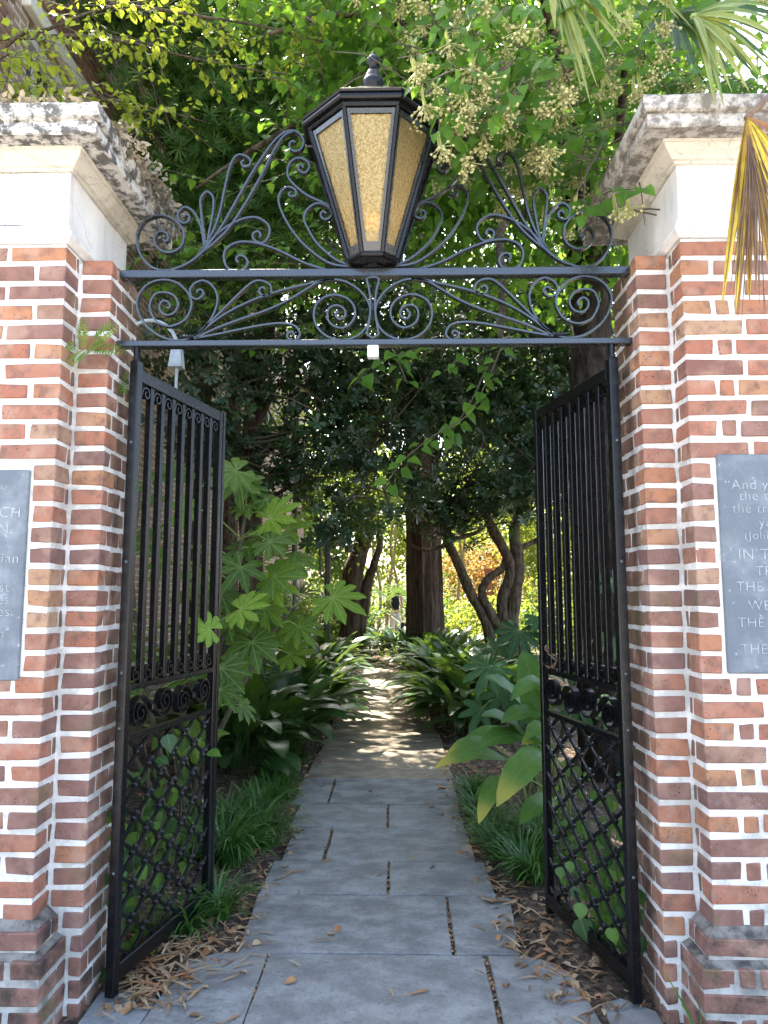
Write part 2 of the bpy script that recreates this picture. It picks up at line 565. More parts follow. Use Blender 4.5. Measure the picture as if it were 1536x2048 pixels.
def leaf_mat(name, cols, trans, tw=0.35, rough=0.4, spec=0.4, src='attr', rib=None, ribw=0.06, side=0.0, tip=None):
    """cols: stops over a per-leaf random value; trans: colour of the light let through."""
    m, nt, out = mat_new(name)
    if src == 'attr':
        a = N_(nt, "ShaderNodeAttribute"); a.attribute_name = "rnd"
        rv = a.outputs["Fac"]
    else:
        rv = objrnd(nt)
    r = ramp(nt, [(i / (len(cols) - 1), c) for i, c in enumerate(cols)])
    nt.links.new(rv, r.inputs[0])
    col = r.outputs[0]
    p = pos(nt)
    col = mixc(nt, mul(nt, gt(nt, noise(nt, p, 30, 4), 0.4, 0.7), 0.35), col, tuple(c * 0.6 for c in cols[0]))
    nrm = None
    if rib is not None:
        uv = N_(nt, "ShaderNodeUVMap").outputs[0]
        s = N_(nt, "ShaderNodeSeparateXYZ"); nt.links.new(uv, s.inputs[0])
        ab = N_(nt, "ShaderNodeMath", operation='ABSOLUTE'); nt.links.new(s.outputs[0], ab.inputs[0])
        line = N_(nt, "ShaderNodeMapRange"); line.inputs[1].default_value = ribw * 1.6; line.inputs[2].default_value = ribw * 0.5
        nt.links.new(ab.outputs[0], line.inputs[0])
        col = mixc(nt, line.outputs[0], col, rib)
        if side:
            # side veins: stripes running obliquely from the midrib
            t = N_(nt, "ShaderNodeMath", operation='MULTIPLY_ADD'); nt.links.new(ab.outputs[0], t.inputs[0]); t.inputs[1].default_value = -0.22
            nt.links.new(s.outputs[1], t.inputs[2])
            f = N_(nt, "ShaderNodeMath", operation='MULTIPLY'); nt.links.new(t.outputs[0], f.inputs[0]); f.inputs[1].default_value = side
            sn = N_(nt, "ShaderNodeMath", operation='SINE'); nt.links.new(f.outputs[0], sn.inputs[0])
            vein = gt(nt, sn.outputs[0], 0.8, 1.0)
            col = mixc(nt, mul(nt, vein, 0.35), col, rib)
            nrm = bump(nt, sn.outputs[0], 0.25, 0.003)
        if tip is not None:
            tf_ = gt(nt, s.outputs[1], 0.62, 0.92)
            tf_ = mul(nt, tf_, gt(nt, rv, 0.72, 0.8))
            col = mixc(nt, tf_, col, tip)
    bs = N_(nt, "ShaderNodeBsdfPrincipled")
    nt.links.new(col, bs.inputs["Base Color"])
    bs.inputs["Roughness"].default_value = rough
    bs.inputs["Specular IOR Level"].default_value = spec
    if nrm is not None:
        nt.links.new(nrm, bs.inputs["Normal"])
    tr = N_(nt, "ShaderNodeBsdfTranslucent")
    tc = mixc(nt, 0.5, col, trans, 'MIX')
    nt.links.new(tc, tr.inputs[0])
    mx = N_(nt, "ShaderNodeMixShader"); mx.inputs[0].default_value = tw
    nt.links.new(bs.outputs[0], mx.inputs[1]); nt.links.new(tr.outputs[0], mx.inputs[2])
    nt.links.new(mx.outputs[0], out.inputs[0])
    return m

LIN = [(0.050, 0.135, 0.018), (0.075, 0.185, 0.024), (0.115, 0.235, 0.030)]
M['linden'] = leaf_mat('linden_leaf', LIN, (0.30, 0.50, 0.04), 0.45, 0.45, 0.14)
M['linden_near'] = leaf_mat('linden_leaf_near', LIN, (0.30, 0.50, 0.04), 0.45, 0.45, 0.14, src='obj', rib=(0.13, 0.24, 0.05), ribw=0.045, side=55)
M['flower'] = leaf_mat('linden_flower', [(0.26, 0.32, 0.09), (0.42, 0.42, 0.15), (0.60, 0.57, 0.24), (0.72, 0.68, 0.42)], (0.6, 0.62, 0.2), 0.3, 0.6, 0.2)
M['lime'] = leaf_mat('lime_leaf', [(0.11, 0.18, 0.022), (0.17, 0.24, 0.026), (0.24, 0.29, 0.03)], (0.55, 0.62, 0.04), 0.52, 0.5, 0.18)
M['lime_near'] = leaf_mat('lime_leaf_near', [(0.11, 0.18, 0.022), (0.17, 0.24, 0.026), (0.24, 0.29, 0.03)], (0.55, 0.62, 0.04), 0.52, 0.5, 0.18, src='obj', rib=(0.28, 0.33, 0.08), ribw=0.06, side=40)
M['needle'] = leaf_mat('podocarp_leaf', [(0.045, 0.105, 0.022), (0.07, 0.15, 0.03), (0.11, 0.20, 0.036)], (0.24, 0.42, 0.05), 0.38, 0.45, 0.25)
M['pitto'] = leaf_mat('pittosporum_leaf', [(0.018, 0.042, 0.018), (0.028, 0.062, 0.024), (0.045, 0.088, 0.03)], (0.12, 0.22, 0.04), 0.22, 0.3, 0.5)
M['oak'] = leaf_mat('oak_leaf', [(0.036, 0.08, 0.016), (0.06, 0.12, 0.022), (0.105, 0.165, 0.03)], (0.32, 0.44, 0.05), 0.42, 0.45, 0.22)
M['sunny'] = leaf_mat('sunny_leaf', [(0.08, 0.15, 0.02), (0.13, 0.19, 0.025), (0.20, 0.22, 0.03)], (0.50, 0.56, 0.06), 0.5, 0.5, 0.25)
M['azalea'] = leaf_mat('azalea_leaf', [(0.20, 0.20, 0.03), (0.34, 0.18, 0.08), (0.42, 0.20, 0.12)], (0.6, 0.4, 0.1), 0.45, 0.6, 0.2)
M['fatsia'] = leaf_mat('fatsia_leaf', [(0.045, 0.105, 0.018), (0.080, 0.16, 0.024), (0.13, 0.23, 0.032)], (0.36, 0.54, 0.04), 0.42, 0.36, 0.25, src='obj', rib=(0.22, 0.32, 0.09), ribw=0.055, side=28)
M['fatsia_lit'] = leaf_mat('lit_fatsia_leaf', [(0.13, 0.25, 0.03), (0.19, 0.33, 0.04)], (0.45, 0.62, 0.05), 0.42, 0.4, 0.2, src='obj', rib=(0.30, 0.42, 0.10), ribw=0.055, side=28)  # lighter copy of fatsia: brightness of lit leaves put into the colour
M['fatsia_dark'] = leaf_mat('fatsia_leaf_dark', [(0.020, 0.060, 0.018), (0.028, 0.08, 0.022), (0.038, 0.10, 0.026)], (0.12, 0.28, 0.03), 0.28, 0.42, 0.22, src='obj', rib=(0.07, 0.13, 0.06), ribw=0.055, side=28)  # darker greens for the low fatsia at the right
ASP = [(0.016, 0.046, 0.014), (0.028, 0.075, 0.018), (0.055, 0.13, 0.022)]
M['aspid'] = leaf_mat('aspidistra_leaf', ASP, (0.25, 0.40, 0.03), 0.22, 0.3, 0.5, src='obj', rib=(0.05, 0.11, 0.03), ribw=0.05)
M['bigleaf'] = leaf_mat('broad_leaf', [(0.045, 0.115, 0.018), (0.065, 0.15, 0.024), (0.095, 0.19, 0.028)], (0.2, 0.38, 0.04), 0.25, 0.38, 0.28, src='obj', rib=(0.10, 0.18, 0.05), ribw=0.05, side=0.0, tip=(0.38, 0.33, 0.05))
M['liriope'] = leaf_mat('liriope_blade', [(0.03, 0.085, 0.02), (0.055, 0.14, 0.03), (0.10, 0.22, 0.045)], (0.2, 0.4, 0.05), 0.25, 0.35, 0.45)
M['ivy'] = leaf_mat('ivy_leaf', [(0.02, 0.06, 0.02), (0.035, 0.09, 0.022), (0.12, 0.24, 0.03)], (0.22, 0.42, 0.05), 0.3, 0.4, 0.35, src='obj', rib=(0.14, 0.2, 0.07), ribw=0.05)
M['fern'] = leaf_mat('fern_leaf', [(0.10, 0.20, 0.03), (0.15, 0.26, 0.04), (0.25, 0.30, 0.05)], (0.3, 0.45, 0.05), 0.35, 0.5, 0.3)
M['palm'] = leaf_mat('palm_leaf', [(0.12, 0.18, 0.035), (0.19, 0.24, 0.05), (0.30, 0.31, 0.07)], (0.4, 0.45, 0.07), 0.3, 0.4, 0.4, src='obj', rib=(0.38, 0.40, 0.14), ribw=0.12)
M['palm_dark'] = leaf_mat('palm_leaf_dark', [(0.03, 0.07, 0.02), (0.05, 0.10, 0.03)], (0.2, 0.3, 0.05), 0.3, 0.4, 0.4, src='obj', rib=(0.10, 0.15, 0.05), ribw=0.12)
M['palm_dead'] = leaf_mat('palm_leaf_dead', [(0.13, 0.065, 0.05), (0.34, 0.16, 0.06), (0.56, 0.40, 0.05), (0.62, 0.48, 0.06), (0.58, 0.36, 0.06), (0.30, 0.15, 0.10)], (0.5, 0.35, 0.06), 0.2, 0.6, 0.25, src='obj', rib=(0.20, 0.10, 0.06), ribw=0.2)
M['dry'] = leaf_mat('dry_litter', [(0.16, 0.09, 0.05), (0.30, 0.19, 0.10), (0.46, 0.34, 0.20), (0.38, 0.17, 0.07), (0.50, 0.42, 0.28)], (0.4, 0.25, 0.1), 0.12, 0.8, 0.15)
M['drymoss'] = leaf_mat('dry_moss', [(0.20, 0.17, 0.13), (0.32, 0.28, 0.22), (0.12, 0.12, 0.06)], (0.3, 0.25, 0.15), 0.1, 0.9, 0.1)

def mat_amber():
    m, nt, out = mat_new('amber_glass')
    p = pos(nt)
    h = noise(nt, p, 110, 3, 0.6)
    c = mixc(nt, gt(nt, h, 0.35, 0.68), (0.66, 0.53, 0.27), (0.38, 0.28, 0.10))
    bs = N_(nt, "ShaderNodeBsdfPrincipled")
    nt.links.new(c, bs.inputs["Base Color"])
    bs.inputs["Roughness"].default_value = 0.30
    bs.inputs["Metallic"].default_value = 0.65
    nt.links.new(bump(nt, h, 0.9, 0.006), bs.inputs["Normal"])
    tr = N_(nt, "ShaderNodeBsdfTranslucent"); tr.inputs[0].default_value = (0.70, 0.55, 0.22, 1)
    mx = N_(nt, "ShaderNodeMixShader"); mx.inputs[0].default_value = 0.35
    nt.links.new(bs.outputs[0], mx.inputs[1]); nt.links.new(tr.outputs[0], mx.inputs[2])
    rf = N_(nt, "ShaderNodeBsdfTransparent"); rf.inputs[0].default_value = (0.72, 0.52, 0.20, 1)
    m2 = N_(nt, "ShaderNodeMixShader"); m2.inputs[0].default_value = 0.22
    nt.links.new(mx.outputs[0], m2.inputs[1]); nt.links.new(rf.outputs[0], m2.inputs[2])
    nt.links.new(m2.outputs[0], out.inputs[0])
    return m
M['amber'] = mat_amber()

def mat_bulb():
    m, nt, out = mat_new('lit_bulb')
    e = N_(nt, "ShaderNodeEmission"); e.inputs[0].default_value = (1.0, 0.72, 0.12, 1); e.inputs[1].default_value = 1.4
    nt.links.new(e.outputs[0], out.inputs[0])
    return m
M['bulb'] = mat_bulb()

def mat_wallbrick():
    m, nt, out = mat_new('house_brickwork')
    p = pos(nt)
    mp = N_(nt, "ShaderNodeMapping"); mp.inputs["Rotation"].default_value = (0, R(90), R(90))
    cb = N_(nt, "ShaderNodeCombineXYZ"); sp = N_(nt, "ShaderNodeSeparateXYZ")
    nt.links.new(p, sp.inputs[0]); nt.links.new(sp.outputs[1], cb.inputs[0]); nt.links.new(sp.outputs[2], cb.inputs[1])
    b = N_(nt, "ShaderNodeTexBrick")
    b.inputs["Color1"].default_value = (0.27, 0.16, 0.11, 1); b.inputs["Color2"].default_value = (0.36, 0.25, 0.17, 1); b.inputs["Mortar"].default_value = (0.55, 0.50, 0.42, 1)
    b.inputs["Scale"].default_value = 1.0; b.inputs["Mortar Size"].default_value = 0.009
    b.inputs["Brick Width"].default_value = 0.225; b.inputs["Row Height"].default_value = 0.0775
    nt.links.new(cb.outputs[0], b.inputs["Vector"])
    c = mixc(nt, mul(nt, gt(nt, noise(nt, p, 6, 6, 0.7), 0.5, 0.7), 0.5), b.outputs[0], (0.14, 0.11, 0.09))
    inv = N_(nt, "ShaderNodeMath", operation='SUBTRACT'); inv.inputs[0].default_value = 1.0; nt.links.new(b.outputs["Fac"], inv.inputs[1])
    principled(nt, out, c, 0.95, 0.1, normal=bump(nt, inv.outputs[0], 0.7, 0.01))
    return m
M['wallbrick'] = mat_wallbrick()

# ------------------------------------------------------------------ leaf templates
def blade(stations, fold=0.25, droop=0.0, curl=0.0):
    """stations (t, halfwidth); returns verts, tris, uv. +y along, +z up; fold lifts the edges, droop bends the tip down."""
    v, uv, f = [], [], []
    rows = []
    for t, w in stations:
        z = -droop * t * t + curl * math.sin(t * 6.0) * 0.04
        y = t * (1 - 0.25 * droop * t)
        if w < 1e-6:
            rows.append([len(v)]); v.append((0, y, z)); uv.append((0, t))
        else:
            rows.append([len(v), len(v) + 1, len(v) + 2])
            v += [(-w, y, z + fold * w), (0, y, z), (w, y, z + fold * w)]
            uv += [(-1, t), (0, t), (1, t)]
    for a, b in zip(rows, rows[1:]):
        if len(a) == 1 and len(b) == 3:
            f += [(a[0], b[1], b[0]), (a[0], b[2], b[1])]
        elif len(a) == 3 and len(b) == 3:
            f += [(a[0], a[1], b[1]), (a[0], b[1], b[0]), (a[1], a[2], b[2]), (a[1], b[2], b[1])]
        elif len(a) == 3 and len(b) == 1:
            f += [(a[0], a[1], b[0]), (a[1], a[2], b[0])]
    return np.array(v), np.array(f), np.array(uv, float)

T_HEART = blade([(0, 0), (0.06, 0.24), (0.22, 0.40), (0.45, 0.37), (0.70, 0.20), (0.88, 0.06), (1.0, 0)], 0.28, 0.25)
T_HEART2 = blade([(0, 0), (0.08, 0.26), (0.25, 0.37), (0.5, 0.33), (0.75, 0.15), (0.9, 0.05), (1.02, 0)], 0.45, 0.45)
T_HEART3 = blade([(0, 0), (0.07, 0.25), (0.24, 0.41), (0.48, 0.36), (0.72, 0.18), (0.88, 0.05), (1.0, 0)], 0.10, 0.10)
T_HEART_LO = blade([(0, 0), (0.22, 0.38), (0.62, 0.26), (1.0, 0)], 0.3, 0.25)
T_OVAL = blade([(0, 0), (0.2, 0.26), (0.5, 0.36), (0.8, 0.22), (1.0, 0)], 0.25, 0.15)
T_OVAL_LO = blade([(0, 0), (0.45, 0.34), (1.0, 0)], 0.3, 0.1)
T_QUAD = (np.array([(0, 0, 0), (-0.3, 0.5, 0.08), (0, 1, 0), (0.3, 0.5, 0.08)]), np.array([(0, 2, 1), (0, 3, 2)]), None)
T_NEEDLE = (np.array([(0, 0, 0), (-0.055, 0.45, 0.02), (0, 1, -0.06), (0.055, 0.45, 0.02)]), np.array([(0, 2, 1), (0, 3, 2)]), None)
T_OBOV = blade([(0, 0), (0.3, 0.08), (0.68, 0.19), (0.9, 0.15), (1.0, 0)], 0.25, 0.18)

def rosette(t, n, tilt, seed, lo=0.7):
    """a whorl of leaves round +y"""
    rg = np.random.default_rng(seed)
    V, F = [], []
    off = 0
    tv, tf = t[0], t[1]
    for i in range(n):
        a = 2 * math.pi * i * 0.382 + rg.uniform(-.3, .3)
        el = tilt + rg.uniform(-0.35, 0.35)
        d = np.array([math.cos(a) * math.cos(el), math.sin(el), math.sin(a) * math.cos(el)])
        nn = np.array([-math.cos(a) * math.sin(el), math.cos(el), -math.sin(a) * math.sin(el)])
        x = np.cross(d, nn)
        s = rg.uniform(lo, 1.0)
        V.append(s * (tv[:, 0:1] * x + tv[:, 1:2] * d + tv[:, 2:3] * nn))
        F.append(tf + off)
        off += len(tv)
    return np.concatenate(V), np.concatenate(F)

ROS_PITTO = [rosette(T_OBOV, 9, 0.35, s) for s in range(3)]
ROS_PITTO_LO = [rosette(blade([(0, 0), (0.65, 0.19), (1.0, 0)], 0.25, 0.1), 8, 0.3, s) for s in range(3)]
ROS_NEEDLE = [rosette(T_NEEDLE, 16, 0.5, s) for s in range(3)]

def sample_clumps(ells, n_clump, per, sig, shell=0.55):
    """Clump centres inside ellipsoids (c, r, weight), then points round them. Returns points, outward vectors."""
    w = np.array([e[2] for e in ells], float); w /= w.sum()
    idx = RNG.choice(len(ells), n_clump, p=w)
    C = np.array([e[0] for e in ells], float)[idx]
    Rr = np.array([e[1] for e in ells], float)[idx]
    d = unit(RNG.normal(size=(n_clump, 3)))
    rad = shell + (1 - shell) * RNG.random((n_clump, 1)) ** 0.6
    cc = C + Rr * d * rad
    P = np.repeat(cc, per, axis=0) + RNG.normal(size=(n_clump * per, 3)) * sig
    O = np.repeat(d, per, axis=0)
    return P, O

def leaf_dirs(O, out=0.6, down=0.25, jit=0.7):
    n = len(O)
    D = unit(O * out + RNG.normal(size=(n, 3)) * jit + np.array([0, 0, -down]))
    N = unit(np.array([0, 0, 1.0]) + RNG.normal(size=(n, 3)) * 0.55 + O * 0.2)
    return D, N

# tubes cut through the crowns to sun chosen spots: a ray point, a radius
SUN_CUTS = [((-.85, 5.0, .6), .35), ((-.95, 6.6, .6), .45), ((-.30, 6.1, 0), .34), ((-.42, 7.6, 0), .40), ((-.3, 9.2, 0), .5), ((-.6, 11.0, 0), .35), ((.9, 7.0, .6), .35), ((2.6, 21.8, 2.4), 1.9), ((-.9, 12.8, 0), .6), ((-.2, 17.5, .2), 1.2), ((-1.7, 17, .8), 1.3), ((2.4, 14.5, 1.1), 1.2)]
def lit(P):
    P = np.asarray(P, float)
    k = np.ones(len(P), bool)
    sd = np.array(sun_dir)
    for c, r in SUN_CUTS:
        v = P - np.array(c)
        t = v @ sd
        d = np.linalg.norm(v - t[:, None] * sd, axis=1)
        k &= ~((t > 0.35) & (d < r))
    return k

def crown(name, parent, mat, templ, ells, n_clump, per, sig, size, out=0.6, down=0.25, jit=0.7, shell=0.55, keep=None, kind=None):
    if not isinstance(templ, list):
        templ = [templ]
    P, O = sample_clumps(ells, n_clump, per, sig, shell)
    k = lit(P)
    P, O = P[k], O[k]
    if keep is not None:
        k = keep(P)
        P, O = P[k], O[k]
    D, N = leaf_dirs(O, out, down, jit)
    S = RNG.uniform(size[0], size[1], len(P))
    Vs, Fs, Rs = [], [], []
    off = 0
    g = RNG.integers(0, len(templ), len(P))
    for i, t in enumerate(templ):
        m = g == i
        V, F, rn = scatter(t[0], t[1], P[m], D[m], N[m], S[m])
        Vs.append(V); Fs.append(F + off); Rs.append(rn); off += len(V)
    o = put(name, np_mesh(name, np.concatenate(Vs), np.concatenate(Fs), mat, np.concatenate(Rs)), parent)
    if kind:
        o["kind"] = kind
    return o

# ------------------------------------------------------------------ ground, path
g = MB(); g.add([(-220, -220, -0.05), (220, -220, -0.05), (220, 260, -0.05), (-220, 260, -0.05)], [(0, 1, 2, 3)])
structure(g.build('ground', M['soil']))
g = MB(); g.add([(-60, -60, -0.02), (60, -60, -0.02), (60, -1.35, -0.02), (-60, -1.35, -0.02)], [(0, 1, 2, 3)])
structure(g.build('street', M['street']))

def vnoise(x, y, s, seed=0):
    """cheap smooth noise from a few sines"""
    r = np.random.default_rng(seed)
    z = 0
    for i in range(7):
        a = r.uniform(0, 2 * np.pi); k = s * r.uniform(0.6, 2.2)
        z = z + np.sin((x * np.cos(a) + y * np.sin(a)) * k + r.uniform(0, 6.28)) / (1 + i * 0.4)
    return z / 3.5

# left and right edge of the path at distance y
PATH = [(-0.3, -0.80, 0.82), (0.36, -0.60, 0.63), (0.94, -0.60, 0.61), (1.39, -0.57, 0.57), (1.96, -0.58, 0.53), (2.47, -0.62, 0.53), (3.17, -0.66, 0.54), (4.2, -0.65, 0.55), (5.85, -0.66, 0.50), (8.4, -0.76, 0.42), (11.3, -1.0, 0.18), (13.0, -1.45, -0.45), (14.6, -1.95, -0.95), (16.5, -1.9, -0.95), (19, -1.2, -0.2), (22, -0.6, 0.5), (28, 0.1, 1.3), (40, 1.0, 2.4)]
_py = np.array([p[0] for p in PATH]); _pl = np.array([p[1] for p in PATH]); _pr = np.array([p[2] for p in PATH])
def path_edges(y):
    return np.interp(y, _py, _pl), np.interp(y, _py, _pr)
def path_dist(x, y):
    """how far outside the path a point lies (negative on it)"""
    l, r = path_edges(y)
    return np.maximum(l - x, x - r)

def bed_z(x, y):
    x = np.asarray(x, float); y = np.asarray(y, float)
    d = path_dist(x, y)
    up = np.clip((d - 0.03) / 0.5, 0, 1)
    gate = np.clip((y - 0.1) / 1.0, 0, 1)
    return -0.016 + 0.010 * np.clip(d / 0.06, 0, 1) + up * gate * (0.05 + 0.03 * vnoise(x, y, 5, 3)) + 0.003 * vnoise(x, y, 26, 4)

xs = np.linspace(-4.5, 4.5, 150); ys = np.concatenate([np.linspace(-1.3, 6, 160), np.linspace(6.1, 46, 130)])
X, Y = np.meshgrid(xs, ys)
Z = bed_z(X, Y)
nx, ny = len(xs), len(ys)
I = np.arange(nx * ny).reshape(ny, nx)
a, b, c, d = I[:-1, :-1].ravel(), I[:-1, 1:].ravel(), I[1:, 1:].ravel(), I[1:, :-1].ravel()
F = np.concatenate([np.stack([a, b, c], 1), np.stack([a, c, d], 1)])
structure(put('garden_bed', np_mesh('garden_bed', np.stack([X.ravel(), Y.ravel(), Z.ravel()], 1), F, M['soil'], smooth=True)))

pave = link(bpy.data.objects.new('pavement', None))
structure(pave)
def rough_poly(pts, step=0.09, jit=0.003):
    out = []
    for i, p in enumerate(pts):
        q = pts[(i + 1) % len(pts)]
        L = math.hypot(q[0] - p[0], q[1] - p[1])
        n = max(1, min(9, int(L / step)))
        for k in range(n):
            t = k / n
            j = jit if k else jit * 1.5
            out.append((p[0] + (q[0] - p[0]) * t + random.uniform(-j, j), p[1] + (q[1] - p[1]) * t + random.uniform(-j, j)))
    return out
def slab(name, pts, mat, z=0.0, parent=pave, jit=0.003):
    poly = rough_poly(pts, jit=jit)
    zt = z + random.uniform(-0.002, 0.002)
    n = len(poly)
    cx = sum(p[0] for p in poly) / n; cy = sum(p[1] for p in poly) / n
    inn = []
    for x, y in poly:
        l = math.hypot(x - cx, y - cy) or 1
        inn.append((x - (x - cx) / l * 0.005, y - (y - cy) / l * 0.005))
    vs = [(x, y, zt - 0.045) for x, y in poly] + [(x, y, zt - 0.004) for x, y in poly] + [(x, y, zt) for x, y in inn]
    fs = [(i, (i + 1) % n, n + (i + 1) % n, n + i) for i in range(n)] + [(n + i, n + (i + 1) % n, 2 * n + (i + 1) % n, 2 * n + i) for i in range(n)] + [tuple(range(2 * n, 3 * n))]
    MB().add(vs, fs).build(name, mat, parent)

G = 0.005
rows = [
    (-1.30, -0.405, [(-0.9, -0.25), (-0.235, 0.62), (0.635, 0.95)]),
    (-0.395, 0.355, [(-0.80, -0.452), (-0.443, 0.452), (0.470, 0.825)]),
    (0.365, 0.938, [(-0.575, 0.325), (0.345, 0.635)]),
    (0.948, 1.384, [(-0.60, 0.040), (0.056, 0.585)]),
    (1.392, 1.955, [(-0.56, -0.332), (-0.312, 0.535)]),
    (1.965, 2.462, [(-0.60, 0.020), (0.036, 0.525)]),
    (2.472, 3.165, [(-0.66, -0.415), (-0.398, 0.535)]),
]
for y0, y1, cells in rows:
    for x0, x1 in cells:
        if y0 == 0.365 and x1 > 0.6:
            pts = [(x0, y0), (x1 - 0.03, y0), (x1 + 0.015, y1 - 0.03), (x1 - 0.06, y1), (x0, y1)]
        elif y0 == 0.365:
            pts = [(x0, y0), (x1, y0), (x1 + 0.008, y1), (x0 - 0.03, y1)]
        elif y0 == -0.395 and x1 > 0.6:
            pts = [(x0, y0), (x1, y0), (x1 - 0.03, y1 - 0.16), (x1 - 0.14, y1 - 0.02), (x0, y1)]
        elif y0 == -0.395 and x0 < -0.6:
            pts = [(x0 - 0.02, y0), (x1, y0), (x1 + 0.004, y1), (x0 + 0.14, y1), (x0 + 0.02, y1 - 0.1)]
        else:
            pts = [(x0, y0), (x1, y0), (x1, y1), (x0, y1)]
        slab('flagstone', pts, M['slate'])
slab('cement_patch', [(-1.02, -1.25), (-0.905, -1.25), (-0.825, -0.38), (-0.80, 0.02), (-0.86, 0.10), (-1.03, 0.06)], M['cement'], -0.004)
slab('cement_patch', [(0.955, -1.25), (1.03, -1.25), (1.03, -0.02), (0.93, 0.06), (0.845, 0.02), (0.84, -0.38)], M['cement'], -0.004)
garden_path = link(bpy.data.objects.new('garden_path', None))
structure(garden_path)
cuts = [3.175, 4.75, 5.86, 7.2, 8.6, 10.2, 11.6, 13.0, 14.4, 16, 18, 20.5, 23.5, 27, 32, 39]
for y0, y1 in zip(cuts, cuts[1:]):
    left, right = [], []
    for t in np.linspace(y0 + 0.004, y1 - 0.004, 4):
        l, r_ = path_edges(t)
        left.append((float(l) + random.uniform(-.015, .015), float(t))); right.append((float(r_) + random.uniform(-.015, .015), float(t)))
    slab('concrete_slab', right + left[::-1], M['concrete'], 0.0, garden_path)

# ------------------------------------------------------------------ brick piers
BP, BZ = 0.0775, -0.0325
_bcache = {}
def brick_mesh(w, d, h, mat, bev=0.0038, jit=0.003):
    k = (round(w, 3), round(d, 3), round(h, 3), mat)
    l = _bcache.setdefault(k, [])
    if len(l) < 7:
        vs, fs = cbox(w, d, h, bev, jit)
        l.append(MB().add(vs, fs).mesh('brick', M[mat]))
        return l[-1]
    return random.choice(l)

def ring_profile(mb, rect, prof, seg=0.06, jit=0.0, cap_top=False):
    x0, x1, y0, y1 = rect
    def ring(off, z):
        a, b, c, d = x0 - off, x1 + off, y0 - off, y1 + off
        pts = []
        nx = max(2, int((x1 - x0) / seg)); ny = max(2, int((y1 - y0) / seg))
        pts += [(a + (b - a) * i / nx, c) for i in range(nx)]
        pts += [(b, c + (d - c) * i / ny) for i in range(ny)]
        pts += [(b - (b - a) * i / nx, d) for i in range(nx)]
        pts += [(a, d - (d - c) * i / ny) for i in range(ny)]
        return [(x + random.uniform(-jit, jit), y + random.uniform(-jit, jit), z + random.uniform(-jit, jit)) for x, y in pts]
    rs = [ring(o, z) for o, z in prof]
    n = len(rs[0])
    vs = [p for r_ in rs for p in r_]
    fs = []
    for i in range(len(rs) - 1):
        for k in range(n):
            fs.append((i * n + k, i * n + (k + 1) % n, (i + 1) * n + (k + 1) % n, (i + 1) * n + k))
    if cap_top:
        fs.append(tuple(range((len(rs) - 1) * n, len(rs) * n)))
    mb.add(vs, fs)

